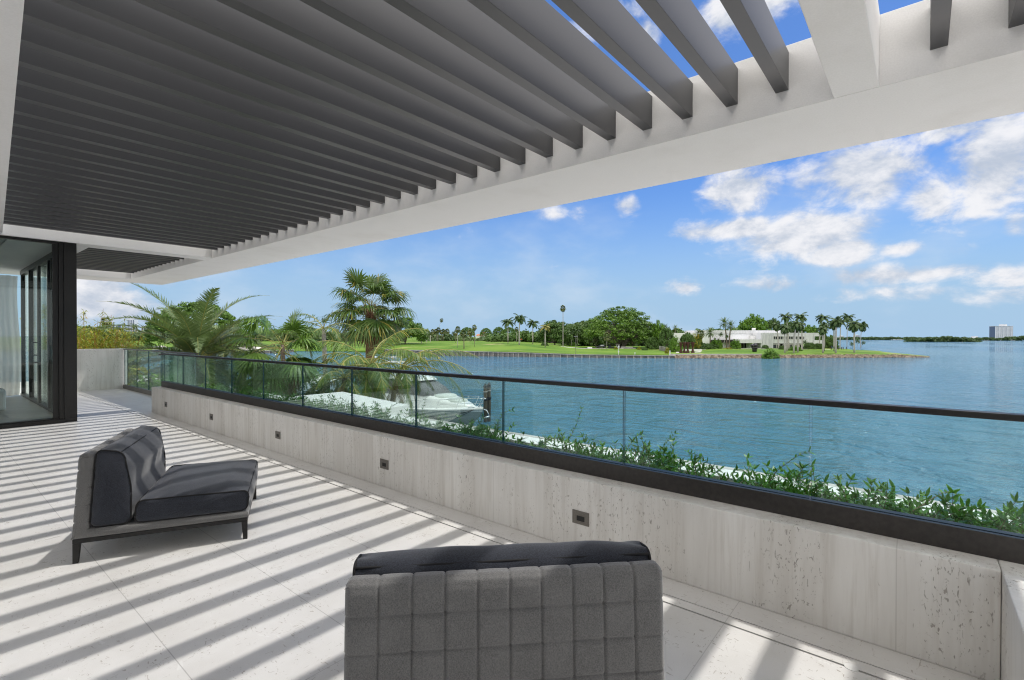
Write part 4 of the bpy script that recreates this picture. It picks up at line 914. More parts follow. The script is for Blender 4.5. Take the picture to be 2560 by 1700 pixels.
for k in range(26):
    a = random.uniform(0, 6.28); r0 = random.uniform(.2, 1.3); r1 = random.uniform(.25, .85)*rx; H_ = random.uniform(6, 13)
    p0 = np.array([r0*math.cos(a), r0*math.sin(a), -.3]); p2 = np.array([r1*math.cos(a), r1*math.sin(a), H_*(1-.3*r1/rx)]); p1 = p0*.9+(p2-p0)*np.array([.25, .25, .5]); tk.tube([p0, p1, (p1+p2)/2+np.array([0, 0, .5]), p2], [.42, .33, .22, .10], 7, caps=False)
tk.build('prop_root', MT['bark'], hero, smooth=True)
ftree('brt', 'bright green tree at the right edge of the huge banyan', 1645, 800, 873, 50, 218, .1)
ftree('dark', 'dark rounded tree in front of the villa boundary', 1666, 818, 876, 46, 204, .05)
ftree('bush', 'rounded leafy tree just left of the rusty sculptures', 1690, 842, 880, 36, 182, .05)
ftree('dark', 'dark tree trunked low beside the boundary fence', 1630, 842, 874, 34, 206, .08)
ftree('brt', 'large bright green tree rising behind the villa roof', 1885, 785, 862, 76, 262, .3)
ftree('oakA', 'smaller tree behind the villa roof right of the bright one', 1932, 796, 862, 44, 270, .3)
ftree('oakB', 'dark tree behind the royal palms at the middle of the villa', 1975, 800, 862, 60, 262, .2)
ftree('brt', 'loose yellow-green tree at the right end of the villa roof', 2026, 812, 866, 56, 248, .3)
ftree('oakA', 'green tree between the villa and the open water', 2076, 838, 872, 36, 232, .1)
ftree('oakB', 'low tree beside the villa under the crowded royal palms', 2055, 822, 872, 26, 236, .1)
# hedges and bushes near the museum
def fbush(kind, label, px, ytop, ybase, wpx, d=None, name='bush', yr=1.):
    d = d or front(px, hit(px, ybase), ybase); g = place(px, d); H = at(px, ytop, d)[2]-g[2]; me, c = TM[kind]; t = thing(name, label, 'bush', tuple(g), 0, 'bushes on the far bank'); o = objm('foliage', me, t, (0, 0, -.1)); o.scale = (wpx/2*d/FPX, wpx/2*d/FPX*yr, H*1.02); return t
m_ = fbush('bush', 'big bright green mangrove bush bulging over the rocks in front of the villa', 1928, 871.5, 888, 70, 167.5, 'mangrove_bush', .32); m_.location = tuple(gp(1928, 162.6, WATER-.1)); m_.children[0].scale = (5.9, 2.4, float(at(1928, 871.5, 162.6)[2]-WATER+.1))
for k, (px, yt, yb, w_, kd, lb) in enumerate(((1540, 866, 874, 10, 'yel', 'yellow-green bush left of the stone planter under the banyan'), (1598, 866, 874, 11, 'yel', 'yellowish round bush right of the stone planter'), (1612, 869, 875, 16, 'dark', 'low dark shrubs right of the yellowish round bush'),
        (1822, 868, 873.5, 19, 'yel', 'low bush at the feet of the two tall date palms'), (1838, 848, 868, 26, 'brt', 'tall bush before the dark awning of the villa'), (1790, 846, 868, 30, 'brt', 'bushy planting left of the awning'), (1719, 832.5, 867, 40, 'oakA', 'dark leafy bushes behind the rusty sculptures'), (1741, 834, 868, 36, 'yel', 'golden leaved bush against the white villa wing'), (1699, 831, 868, 28, 'brt', 'green bush against the left end of the villa wing'), (1745, 842, 868, 26, 'dark', 'dark bushes under the sabal palm by the villa'),
        (1766, 858, 868, 60, 'dark', 'clipped hedge along the foot of the villa wall'), (1913, 862, 872, 18, 'dark', 'dark cycad-like bush before the villa corner'), (1955, 864, 874, 16, 'dark', 'small round bush below the ground floor windows'), (1988, 864, 877, 32, 'bush', 'pale leaved bushes under the paired leaning royal palms'), (2024, 856, 873, 30, 'dark', 'bushes in front of the right end of the villa'),
        (2045, 858, 873, 20, 'dark', 'bush at the far right corner of the villa'), (1668, 868, 884, 12, 'yel', 'small yellow palm bush by the boundary gate'), (1362, 855, 864, 20, 'dark', 'hedge end behind the yellowing royal palm'), (1432, 855, 865, 20, 'brt', 'clipped hedge behind the small palms by the road'))):
    fbush(kd, lb, px, yt, yb, w_)
# ---- palms of the far bank: shared crowns
def crown_lib(kind, n, L, curl, nl, ll, lw, m, el0=1.3, el1=-.5, seed=1, hang=.5, fan=False):
    random.seed(seed); lv = LV()
    for i in range(n):
        a = i*2.39996+random.uniform(-.25, .25); e = el0+(el1-el0)*((i+.5)/n)**.8+random.uniform(-.12, .12); LL = L*random.uniform(.85, 1.1)
        if fan: fanleaf(lv, None, np.zeros(3), a, e, LL*.5, LL*.5, 9, .45, 1.9, LL*.24)
        else: feather(lv, None, np.zeros(3), a, e, LL, curl+random.uniform(-.2, .2), nl, ll, lw, hang, 1, plane=.15)
    return rawmesh('crown', lv.v, lv.f, MT[m])
PC = {'royal': crown_lib('royal', 17, 1., 1.75, 17, .32, .11, 'far_palm', 1.35, -.2, 1, .75), 'royal2': crown_lib('royal', 24, 1., 1.9, 17, .34, .12, 'far_palm', 1.3, -.9, 2, .8), 'yel': crown_lib('royal', 14, 1., 1.7, 17, .3, .08, 'far_yel', 1.3, -.2, 3, .7),
      'date': crown_lib('date', 44, 1., .75, 16, .16, .05, 'date', 1.4, -.65, 4, .1), 'fan': crown_lib('fan', 30, 1., 1, 0, 0, 0, 'sabal', 1.5, -1.3, 5, fan=True), 'coco': crown_lib('coco', 18, 1., 1.5, 16, .28, .07, 'far_palm', 1.4, -.6, 6, .7)}
def fpalm(kind, label, px, yc, ybase, R, tw=.25, name=None, pxb=None, d=None, tm='royal', group=None):
    pxb = pxb or px; d = d or front(pxb, hit(pxb, ybase), ybase); g = place(pxb, d) if ybase is not None else gp(pxb, d, -3.5); top = at(px, yc, d)-g
    t = thing(name or {'royal': 'royal_palm', 'royal2': 'royal_palm', 'yel': 'royal_palm', 'date': 'date_palm', 'fan': 'sabal_palm', 'coco': 'coconut_palm'}[kind], label, 'palm tree', tuple(g), 0, group or 'palms on the far bank')
    o = objm('crown', PC[kind], t, tuple(top)); s_ = R*d/FPX; s_ *= 1.28; o.scale = (s_, s_, s_); o.rotation_euler = (0, 0, random.uniform(0, 6.28))
    mb = MB(); H = top[2]; bul = kind.startswith('royal') or kind == 'yel'
    pts = [np.array([top[0]*k*k/25, top[1]*k*k/25, H*k/5]) for k in range(6)]; pts[0] = pts[0]-np.array([0, 0, .3])
    tw *= .8; mb.tube(pts, [tw*1.35, tw*1.05, tw*1.1 if bul else tw, tw, tw*.9, tw*.65], 8); mb.build('trunk', MT[tm], t, smooth=True)
    if bul:
        sh = MB(); a, b = pts[4]*.45+pts[5]*.55, pts[5]; sh.tube([a, (a+b)/2, b], [tw*.8, tw*.85, tw*.4], 8); sh.build('crownshaft', MT['bright'], t, smooth=True)
    return t
random.seed(77)
for kd, px, yc, yb, R, tw, pxb, tm, lb in (
    ('royal', 1270, 806, 859, 19, .32, 1270, 'royal', 'leftmost of the four royal palms on the far lawn, with ragged fronds'), ('royal', 1299, 796, 863, 19, .32, 1298, 'royal', 'tallest of the four royal palms on the lawn crest'),
    ('royal', 1332, 808, 860.5, 17, .3, 1332, 'royal', 'third royal palm on the lawn crest, before the dark spreading tree'), ('yel', 1363, 818, 868, 17, .32, 1363, 'royal', 'royal palm with yellowing fronds, right end of the lawn crest'),
    ('fan', 1407.5, 770, 867, 7.5, .2, 1407.5, 'royal', 'very tall thin palm with a tiny tuft, highest on the far bank'), ('fan', 1291.5, 822, 856, 5, .16, 1292, 'royal', 'thin fan palm between the first two royal palms'),
    ('coco', 1429, 831, 865, 9, .16, 1428.5, 'royal', 'small pale palm left of the lamp post'), ('coco', 1443, 825, 866, 11, .16, 1443, 'royal', 'bright crowned palm right behind the lamp post'), ('fan', 1517, 840, 873, 10, .16, 1517, 'royal', 'fan palm standing in front of the banyan by the parked machine'),
    ('fan', 1144, 823, 869, 7.5, .16, 1144, 'royal', 'sabal palm left of a pair on the golf lawn, tall straight trunk'), ('fan', 1159, 834, 872, 8.5, .22, 1160, 'trunkp', 'stocky sabal palm nearest the seawall with a bulging trunk'), ('fan', 1175, 829, 855.5, 7.5, .16, 1175, 'trunkp', 'sabal palm in front of the dome tree'),
    ('fan', 1186, 818, 867, 6.5, .16, 1186, 'trunkp', 'slim sabal palm with a neat round head right of the dome tree'), ('fan', 1139, 832, 857.5, 6, .16, 1139, 'trunkp', 'small dark sabal palm behind the straight-trunked one'),
    ('fan', 1082, 829, 853, 6.5, .18, 1082, 'trunkp', 'leftmost sabal palm of the golf grove'), ('fan', 1090.5, 827, 853, 6, .18, 1090.5, 'trunkp', 'second sabal palm of the golf grove'), ('fan', 1096, 824, 853, 6, .18, 1095, 'trunkp', 'tallest sabal palm of the golf grove'),
    ('fan', 1104.5, 829, 853, 6, .18, 1104.5, 'trunkp', 'sabal palm in the centre of the golf grove'), ('fan', 1109, 828, 853, 6, .18, 1108, 'trunkp', 'close twin of the palm in the centre of the grove'), ('fan', 1113, 831, 852, 5.5, .18, 1113, 'trunkp', 'short sabal palm right of the grove centre'),
    ('fan', 1118.5, 828, 852, 6.5, .18, 1118.5, 'trunkp', 'rightmost sabal palm of the golf grove'), ('fan', 1104, 800, 853, 4.5, .12, 1093, 'royal', 'thin leaning palm whose tuft stands high above the golf grove'), ('coco', 1133, 832, 851, 5.5, .14, 1132, 'trunkp', 'distant coconut palm right of the golf grove'),
    ('date', 1811, 808, 870, 17, .34, 1817, 'trunkp', 'taller of two leaning date palms in front of the villa'), ('date', 1827, 815, 867, 16, .34, 1823, 'trunkp', 'shorter date palm leaning beside its taller twin'), ('date', 1775.5, 832, 872, 16, .3, 1775.5, 'trunkp', 'lower date palm with orange fruit stalks left of the villa'),
    ('fan', 1751, 834, 868, 10, .2, 1752, 'trunkp', 'shaggy sabal palm left of the lower date palm'), ('coco', 1802, 835, 865, 7, .12, 1796, 'royal', 'small yellowish palm leaning against the villa wall'), ('coco', 1817, 840, 865, 6, .12, 1808, 'royal', 'thin young palm between the date palms and the wall'),
    ('royal2', 1941, 812, 872, 15, .28, 1946, 'royal', 'leftmost royal palm in front of the villa windows'), ('royal2', 1961, 818, 882, 16, .3, 1962, 'royal', 'drooping royal palm second from left at the villa'), ('royal2', 1968, 818, 879, 14, .28, 1967.5, 'royal', 'royal palm behind the drooping one'),
    ('royal', 1965, 792, 873, 17, .28, 1972, 'royal', 'high crowned royal palm behind the villa, left'), ('royal2', 1991, 808, 883, 16, .3, 1984.5, 'royal', 'left one of two royal palms with trunks leaning together'), ('royal2', 1999, 810, 880.5, 17, .3, 1994.5, 'royal', 'right one of two royal palms with trunks leaning together'),
    ('royal', 2001, 792, 873, 18, .28, 2006, 'royal', 'highest royal palm crown over the villa windows'), ('royal2', 2056, 822, 882.5, 15, .3, 2057.5, 'royal', 'short royal palm at the left of the point grove'), ('royal2', 2061, 812, 878, 15, .28, 2061, 'royal', 'royal palm close behind the short one on the point'),
    ('royal', 2056, 795, 872, 17, .28, 2048, 'royal', 'tall royal palm at the right corner of the villa'), ('royal2', 2085, 808, 878.5, 16, .28, 2085, 'royal', 'royal palm with hanging skirt on the point'), ('royal2', 2091, 800, 883, 18, .32, 2089.5, 'royal', 'widest crowned royal palm on the point'),
    ('royal', 2102, 806, 872, 14, .26, 2100, 'royal', 'royal palm standing near the water behind the widest one'), ('royal', 2119, 794, 872.5, 17, .26, 2117.5, 'royal', 'royal palm with an upswept crown near the dock posts'), ('royal2', 2135, 809, 882, 20, .32, 2136, 'royal', 'frontmost royal palm at the end of the lawn'),
    ('royal2', 2155, 812, 875, 16, .26, 2151, 'royal', 'last royal palm toward the tip of the point'), ('coco', 2144, 851, 873.5, 8, .1, 2143, 'trunkp', 'small bushy palm beside the last royal palms'), ('coco', 2158.5, 856, 874.5, 6, .1, 2152, 'trunkp', 'small leaning palm at the water edge'),
    ('coco', 2130, 859, 873.5, 7, .1, 2132, 'trunkp', 'short palm left of the small bushy palm'), ('coco', 2012, 854, 872, 8, .14, 2014, 'trunkp', 'small palm in front of the blank villa wall'), ('date', 1688, 819, 868, 8.5, .25, 1687, 'trunkp', 'date palm behind the dark tree left of the villa'),
    ('coco', 1663, 815, 868, 8, .16, 1663, 'trunkp', 'palm top poking over the dark rounded tree'), ('coco', 1645, 812, 868, 5, .14, 1645, 'trunkp', 'withered palm right of the banyan crown'), ('fan', 1490, 848, 868, 9, .22, 1489, 'trunkp', 'reddish-trunked palm under the left side of the banyan'),
    ('fan', 1582, 850, 870, 10, .2, 1582, 'trunkp', 'fan palm shaded under the right side of the banyan'), ('coco', 654.5, 826, 855, 9, .16, 654, 'trunkp', 'distant coconut palm between the date palm and fan palms'), ('coco', 623, 816, 877, 13, .16, 625.5, 'trunkp', 'thin dark palm by the left seawall, left of two'),
    ('coco', 640, 818, 876, 11, .14, 638, 'trunkp', 'thin dark palm by the left seawall, right of two'), ('fan', 809, 800, 850, 5, .25, 808, 'boots', 'distant palm with a thick bare top above the slender palm'), ('royal', 303.5, 823, 850, 7.5, .2, 303.5, 'royal', 'pale distant royal palm left of the white city tower'),
    ('royal', 312, 832, 851, 6, .2, 312.5, 'royal', 'smaller royal palm right under the white city tower'), ('coco', 337, 815, 846, 9, .22, 336, 'royal', 'wind-blown palm in front of the white city tower'), ('fan', 266, 803, 848, 12, .25, 268, 'trunkp', 'fan palm showing above the bamboo')):
    fpalm(kd, lb, px, yc, yb, R, tw, None, pxb, None, tm)

# ---- woods that read as one mass
def wood(name, label, px0, px1, tops, d, dep, mat_, n, crad=3.2, leaf=.8, zb=-4., seed=1):
    r = np.random.default_rng(seed); Vs = []; 
    for i in range(n):
        px = px0+(px1-px0)*r.random(); dd = d+dep*r.random(); zt = at(px, float(np.interp(px, *tops)), dd)[2]+.6*math.sin(px*.35)+.5*math.sin(px*.13+1)
        cx = gp(px, dd, 0); cz = zb+(zt-zb-crad*.7)*(1-r.random()**2.2*.95); k = 46
        v = r.normal(size=(k, 3)); v /= np.linalg.norm(v, axis=1)[:, None]; v[:, 2] *= .7; p = v*crad*(.6+.5*r.random((k, 1)))*(.6+.6*r.random())+np.array([cx[0], cx[1], cz])
        nrm = v+r.normal(size=(k, 3))*.5+np.array([0, 0, .4]); nrm /= np.linalg.norm(nrm, axis=1)[:, None]; a = np.cross(nrm, r.normal(size=(k, 3))); a /= np.linalg.norm(a, axis=1)[:, None]; b = np.cross(nrm, a)
        s_ = leaf*(.6+.8*r.random((k, 1))); Vs.append(np.stack([p-a*s_, p-b*s_*.7, p+a*s_, p+b*s_*.7], 1).reshape(-1, 3))
    V_ = np.concatenate(Vs); o = objm(name, rawmesh(name, V_, np.arange(len(V_)).reshape(-1, 4), MT[mat_])); tag(o, label, 'trees', kind='stuff')
wood('treeline', 'hazy line of trees along the far golf course behind the near palms', 560, 1000, ([560, 620, 700, 760, 800, 860, 1000], [822, 830, 824, 812, 826, 832, 830]), 400, 60, 'wood', 520, 4.5, 1.2, -3)
wood('treeline', 'dark trees behind the bamboo at the far left', 150, 560, ([150, 250, 300, 340, 400, 560], [815, 816, 826, 830, 822, 826]), 400, 70, 'wood', 420, 5, 1.3, -3, 2)
wood('treeline', 'low wood behind the grove of sabal palms', 1050, 1245, ([1050, 1066, 1110, 1140, 1150, 1195, 1245], [822, 826, 838, 836, 840, 846, 842]), 330, 50, 'wood', 260, 3.4, .95, -2.5, 3)
wood('treeline', 'green wood behind the royal palms on the lawn crest', 1225, 1420, ([1225, 1285, 1310, 1350, 1420], [838, 832, 828, 829, 826]), 300, 40, 'oak', 420, 3., .8, -3, 4)
wood('treeline', 'thick palm wood behind the banyan', 1415, 1660, ([1415, 1440, 1470, 1500, 1640, 1660], [812, 806, 802, 806, 822, 826]), 262, 34, 'wood', 520, 2.8, .7, -4, 5)
wood('treeline', 'trees behind the left wing of the villa', 1640, 1860, ([1640, 1700, 1715, 1740, 1760, 1860], [818, 824, 830, 826, 824, 822]), 250, 22, 'oak', 240, 2.2, .6, -4, 6)
wood('far_shore_trees', 'distant blue-green tree shore across the bay', 2080, 2420, ([2080, 2180, 2300, 2420], [843.5, 842.5, 843, 845]), 1250, 160, 'mang', 900, 3.2, 1.6, WATER, 7)
wood('far_shore_trees', 'dark distant tree shore at the foot of the apartment tower', 2440, 2760, ([2440, 2500, 2530, 2560, 2760], [843.5, 845, 842, 839, 838]), 1080, 120, 'mang', 800, 3.2, 1.6, WATER, 8)
wood('mangrove_island', 'low dark green mangrove island in the middle of the bay', 2262, 2452, ([2262, 2290, 2330, 2362, 2420, 2440, 2452], [853, 846.5, 843.5, 841, 844, 849, 853.5]), 765, 60, 'mang', 900, 2.4, 1.1, WATER, 9)

# ================================================================== VILLA (concrete museum-like house)
DM = 216.
vo = gp(1900, DM, gz(1900, DM)); villa = thing('concrete_villa', 'long low modern house of pale concrete with ribbon windows on the far lawn', 'house', tuple(vo), _yaw-math.pi/2)
PXM = DM/FPX
def vb(name, bxs, m, parent=None, y=True):
    """px0, px1, ytop, ybottom, depth front, depth back (m from villa front plane)"""
    mb = MB()
    for x0, x1, yt, yb, a, b in bxs:
        f_ = (DM+a)/DM if False else 1.; mb.box((x0-1900)*PXM, (x1-1900)*PXM, a, b, at(1900, yb, DM)[2]-vo[2], at(1900, yt, DM)[2]-vo[2])
    o = mb.build(name, MT[m], parent or villa, bev=0); return o
w1 = vb('wall', [(1758, 1990, 834.5, 874, 6, 22)], 'white'); vb('parapet', [(1756, 1992, 825.5, 834.2, 5.6, 22.3)], 'conc')
vb('wall', [(1686, 1757.5, 832.5, 874, 9, 20)], 'white')
vb('wall', [(1896.5, 1927, 832, 874, -2, 12), (1927.3, 1977.7, 832, 840, -2, 12), (1927.3, 1977.7, 848.6, 858.5, -2, 12), (1977.9, 1981.5, 832, 874, -2.3, 12), (1981.7, 2004, 832, 840, -2, 12), (1981.7, 2004, 848.6, 858.5, -2, 12), (2004.2, 2028.5, 832, 859, -2, 12), (2028.7, 2046, 832, 840.5, -2, 10), (2028.7, 2049, 850, 858.5, -2, 10)], 'conc')
vb('rib', [(x, x+.8, 833, 872, -2.25, -2.003) for x in (1900, 1908, 1918, 1922)]+[(2026.8, 2028.3, 831.5, 859, -2.35, -2.003)], 'conc')
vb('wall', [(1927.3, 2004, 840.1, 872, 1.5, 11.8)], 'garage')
for a, b in ((1927.5, 1937), (1938, 1951), (1952, 1963), (1965, 1976), (1982, 1990), (1991, 2003)):
    w_ = vb('window', [(a-.4, b+.4, 839.9, 841., -2.15, -1.8), (a-.4, b+.4, 848., 848.9, -2.15, -1.8), (a-.4, a+.3, 841.01, 847.9, -2.1, -1.8), (b-.3, b+.4, 841.01, 847.9, -2.1, -1.8), ((a+b)/2-.3, (a+b)/2+.3, 841.01, 847.9, -2.1, -1.8)], 'frame')
    vb('pane', [(a+.31, b-.31, 841.02, 847.9, -1.6, -1.5)], 'pane', w_)
for a, b in ((1928, 1945), (1953, 1960), (1964, 1976), (1982, 1992), (1994, 2003)):
    w_ = vb('window', [(a-.3, b+.3, 860, 861, -1.6, -1.3), (a-.3, a+.3, 861.01, 871, -1.6, -1.3), (b-.3, b+.3, 861.01, 871, -1.6, -1.3), ((a+b)/2-.3, (a+b)/2+.3, 861.01, 871, -1.6, -1.3)], 'frame'); vb('pane', [(a+.31, b-.31, 861.01, 871, -1.2, -1.1)], 'pane', w_)
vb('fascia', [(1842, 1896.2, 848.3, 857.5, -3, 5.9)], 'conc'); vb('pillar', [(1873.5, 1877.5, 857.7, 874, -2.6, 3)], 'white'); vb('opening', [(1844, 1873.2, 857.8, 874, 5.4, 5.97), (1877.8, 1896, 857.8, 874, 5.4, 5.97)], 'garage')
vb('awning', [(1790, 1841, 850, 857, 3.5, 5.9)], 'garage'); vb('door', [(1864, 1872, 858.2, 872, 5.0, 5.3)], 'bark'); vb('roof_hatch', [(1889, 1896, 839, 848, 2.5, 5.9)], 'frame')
for x in (1907, 1911.6):
    mb = MB(); mb.lathe([(.38, 0), (.38, .5), (.46, .7), (.44, .95), (.2, 1.12)], 12, c=((x-1900)*PXM, 9, at(1900, 825.5, DM)[2]-vo[2])); mb.build('roof_vent', MT['frame'], villa, smooth=True)
# ---- sculptures
SD = 172.5; prof = [(.78, 0), (.60, .35), (.42, .85), (.30, 1.35), (.25, 1.62), (.32, 2.0), (.50, 2.6), (.66, 3.2), (.72, 3.72)]
for px, r0, lb in ((1702, .9, 'leftmost rusty hourglass sculpture, mostly hidden by the leafy tree'), (1711, 1., 'second rusty hourglass sculpture from the left'), (1719.5, 1., 'rusty hourglass sculpture close beside the second one'), (1732, 1.03, 'rightmost rusty hourglass sculpture, standing apart')):
    g = place(px, SD, .05); t = thing('hourglass_sculpture', lb, 'sculpture', tuple(g), random.uniform(0, 1), 'rusty hourglass sculptures'); mb = MB(); mb.lathe([(r*r0*.92, z) for r, z in prof], 4 if False else 10); mb.build('body', MT['rust'], t)
g = place(1886.5, 178, 0); t = thing('black_sculpture', 'tall knobbly black sculpture on the lawn before the villa entrance', 'sculpture', tuple(g)); random.seed(5); mb = MB()
mb.lathe([(.75, 0), (.8, .6), (.7, 1.1), (1.0, 1.6)], 9); 
for k in range(9):
    a = random.uniform(0, 6.28); r = random.uniform(.2, .85); z = random.uniform(1.2, 2.4); mb.lathe([(.05, 0), (.45, .2), (.6, .55), (.5, .9), (.12, 1.15)], 8, c=(r*math.cos(a), r*math.sin(a), z-.5))
mb.build('body', MT['blacks'], t, smooth=True)
# low walls by the sculptures
mb = MB(); a, b = gp(1700, 184, 0), gp(1757, 184, 0); z0 = gz(1730, 184)
for p, q, dd in ((gp(1690, 185, 0), gp(1755, 185, 0), .5),):
    v = [(*(p+F0*k)[:2], z0-.3) for k in (0, dd)]+[(*(q+F0*k)[:2], z0-.3) for k in (0, dd)]; v += [(x, y_, z0+.75) for x, y_, z in v]; mb.add(v, [(0, 1, 3, 2), (4, 6, 7, 5), (0, 4, 5, 1), (2, 3, 7, 6), (0, 2, 6, 4), (1, 5, 7, 3)])
tag(mb.build('garden_wall', MT['white']), 'low pale garden wall behind the rusty sculptures', 'low wall')
# ---- small things on the far bank
def pole(name, label, cat, px, ytop, ybase, r, parts, m='plate', group=None, d=None):
    d = d or hit(px, ybase); g = place(px, d); H = at(px, ytop, d)[2]-g[2]; t = thing(name, label, cat, tuple(g), _yaw-math.pi/2, group); mb = MB(); mb.tube([(0, 0, -.2), (0, 0, H)], r, 8); mb.build('post', MT[m], t)
    for nm, mm, bx in parts: mb = MB(); mb.box(*[bx[0], bx[1], bx[2], bx[3], H+bx[4], H+bx[5]]); mb.build(nm, MT[mm], t, bev=.01)
    return t
pole('street_lamp', 'thin lamp post with a flat double head standing at the seawall', 'street lamp', 1439.5, 841, 886, .07, [('lamp_head', 'cap', (-.62, .62, -.15, .15, -.05, .1))], 'far_post' if 'far_post' in MT else 'plate')
pole('sign_post', 'white sign post with two boards on the seawall below the banyan', 'sign', 1546.5, 864, 887, .06, [('sign_board', 'frame', (-.2, .2, -.08, -.065, -.35, .0)), ('sign_board', 'frame', (-.22, .22, -.08, -.065, -2.2, -1.75))], 'frame')
pole('sign_post', 'short white sign right of the taller sign post', 'sign', 1587.5, 881.5, 886.5, .04, [('sign_board', 'frame', (-.13, .13, -.06, -.045, -.35, .1))], 'frame')
pole('golf_flag', 'orange-red golf flag beside the second royal palm', 'golf flag', 1301.5, 847, 856, .05, [('flag', 'red', (.05, .62, -.02, .02, -.55, .0))], 'frame')
pole('lamp_post', 'pale square topped post at the left edge of the golf grove', 'lamp post', 1066.5, 833, 856, .22, [('head', 'cap', (-.5, .5, -.3, .3, -.1, .25))], 'royal')
pole('column_post', 'thick pale post under the edge of the dark dense tree', 'post', 1076, 838, 855, .25, [], 'royal')
pole('column_post', 'short pale trunk-like post under the dark dense tree', 'post', 1054, 848, 857, .25, [], 'royal')
for k, (px, lb) in enumerate(((2079, 'first'), (2092, 'second'), (2096, 'third'), (2104, 'fourth'), (2108, 'fifth'), (2116, 'sixth'), (2127.5, 'seventh'))):
    pole('dock_post', lb+' dark dock post from the left behind the point lawn', 'dock post', px, 868 if k < 6 else 868.5, 873.6, .17, [('cap', 'dark', (-.2, .2, -.2, .2, 0, .06))], 'pile', 'dock posts behind the point')
pole('bollard', 'white gate pillar by the small yellow palm bush', 'gate pillar', 1675, 876.5, 887, .17, [('cap', 'cap', (-.22, .22, -.22, .22, 0, .08))], 'frame')
mb = MB(); g = place(1474.5, 214); mb.box(-.95, .95, -.25, .25, 0, .5); mb.box(-1., 1., -.3, .3, .502, .6); o = mb.build('bench', MT['white'], bev=.03); o.location = tuple(g); o.rotation_euler = (0, 0, _yaw-math.pi/2); tag(o, 'white block bench beside the road left of the parked car', 'bench')
g = place(1502, 221); t = thing('parked_car', 'dark car parked under the left side of the banyan', 'car', tuple(g), _yaw-math.pi/2)
mb = MB(); v = []
for x, z0_, z1_, hw in ((-2.2, .45, .75, .8), (-1.9, .35, .95, .9), (-.9, .3, 1.05, .93), (-.3, .3, 1.5, .8), (1.1, .3, 1.55, .8), (1.9, .35, 1.05, .88), (2.2, .45, .9, .8)): v += [(x, -hw, z0_), (x, hw, z0_), (x, hw*.85, z1_), (x, -hw*.85, z1_)]
mb.add(v, [(4*i+j, 4*i+4+j, 4*i+4+(j+1) % 4, 4*i+(j+1) % 4) for i in range(6) for j in range(4)]+[(0, 1, 2, 3), (27, 26, 25, 24)]); mb.build('body', MT['car'], t, smooth=False)
mb = MB(); mb.box(-.25, 1.2, -.80, -.79, 1.02, 1.42); mb.build('window', MT['chrome'], t)
for x in (-1.4, 1.35): mb = MB(); mb.tube([(x, -.95, .33), (x, .95, .33)], .33, 12); mb.build('wheel', MT['dark'], t)
g = place(1528, 214); t = thing('utility_cart', 'dark machine with an open cab parked before the banyan trunks', 'utility vehicle', tuple(g), _yaw-math.pi/2)
mb = MB(); mb.box(-1.3, 1.3, -.6, .6, .35, .95); mb.box(-1.2, -.2, -.55, .55, .952, 1.25); mb.build('body', MT['car'], t, bev=.05)
mb = MB(); [mb.box(x, x+.06, y_, y_+.06, .96, 2.0) for x in (-.1, 1.1) for y_ in (-.5, .44)]; mb.box(-.2, 1.3, -.55, .55, 2.002, 2.1); mb.build('cab', MT['dark'], t)
for x in (-.85, .85): mb = MB(); mb.tube([(x, -.65, .3), (x, .65, .3)], .3, 12); mb.build('wheel', MT['dark'], t)
mb = MB(); g = place(1568, 213); v = []
for x0, x1, z in ((-2.5, 2.5, .75), (-3.6, 3.6, .32)): mb.box(x0, x1, -.6-.0*z, .8 if z > .5 else 1.2, -.1, z) if z < .5 else mb.box(x0, x1, -.3, .7, .322, .9)
o = mb.build('stone_planter', MT['cap'], bev=.03); o.location = tuple(g); o.rotation_euler = (0, 0, _yaw-math.pi/2); tag(o, 'stepped grey stone planter wall in front of the banyan trunks', 'planter')
g = place(1544, 216); t = thing('golf_cart', 'small white and blue cart left of the stone planter', 'golf cart', tuple(g), _yaw-math.pi/2); mb = MB(); mb.box(-.9, .9, -.5, .5, .3, .8); mb.build('body', MT['frame'], t, bev=.08)
mb = MB(); [mb.box(x, x+.05, y_, y_+.05, .802, 1.7) for x in (-.6, .6) for y_ in (-.45, .4)]; mb.box(-.8, .8, -.5, .5, 1.702, 1.78); mb.build('roof', MT['tower'], t)
for x in (-.6, .6): mb = MB(); mb.tube([(x, -.52, .22), (x, .52, .22)], .22, 10); mb.build('wheel', MT['dark'], t)
fe = MB(); v = []; me = None
t = thing('boundary_fence', 'short grey boundary fence left of the small yellow palm bush', 'fence', tuple(place(1656, 190))); o_ = np.array(t.location)
for k in range(7): p = place(1649+k*3.4, 196-k*2.5)-o_; mb = MB(); mb.box(p[0]-.12, p[0]+.12, p[1]-.12, p[1]+.12, p[2]-.2, p[2]+1.7); mb.build('post', MT['cap'], t)
mb = MB(); a, b = place(1649, 196)-o_, place(1649+20.4, 196-15)-o_; mb.add([(a[0], a[1], a[2]), (b[0], b[1], b[2]), (b[0], b[1], b[2]+1.5), (a[0], a[1], a[2]+1.5), (a[0]+.06, a[1], a[2]), (b[0]+.06, b[1], b[2]), (b[0]+.06, b[1], b[2]+1.5), (a[0]+.06, a[1], a[2]+1.5)], [(0, 1, 2, 3), (7, 6, 5, 4), (3, 2, 6, 7)]); mb.build('panel', MT['sea_wall'], t)

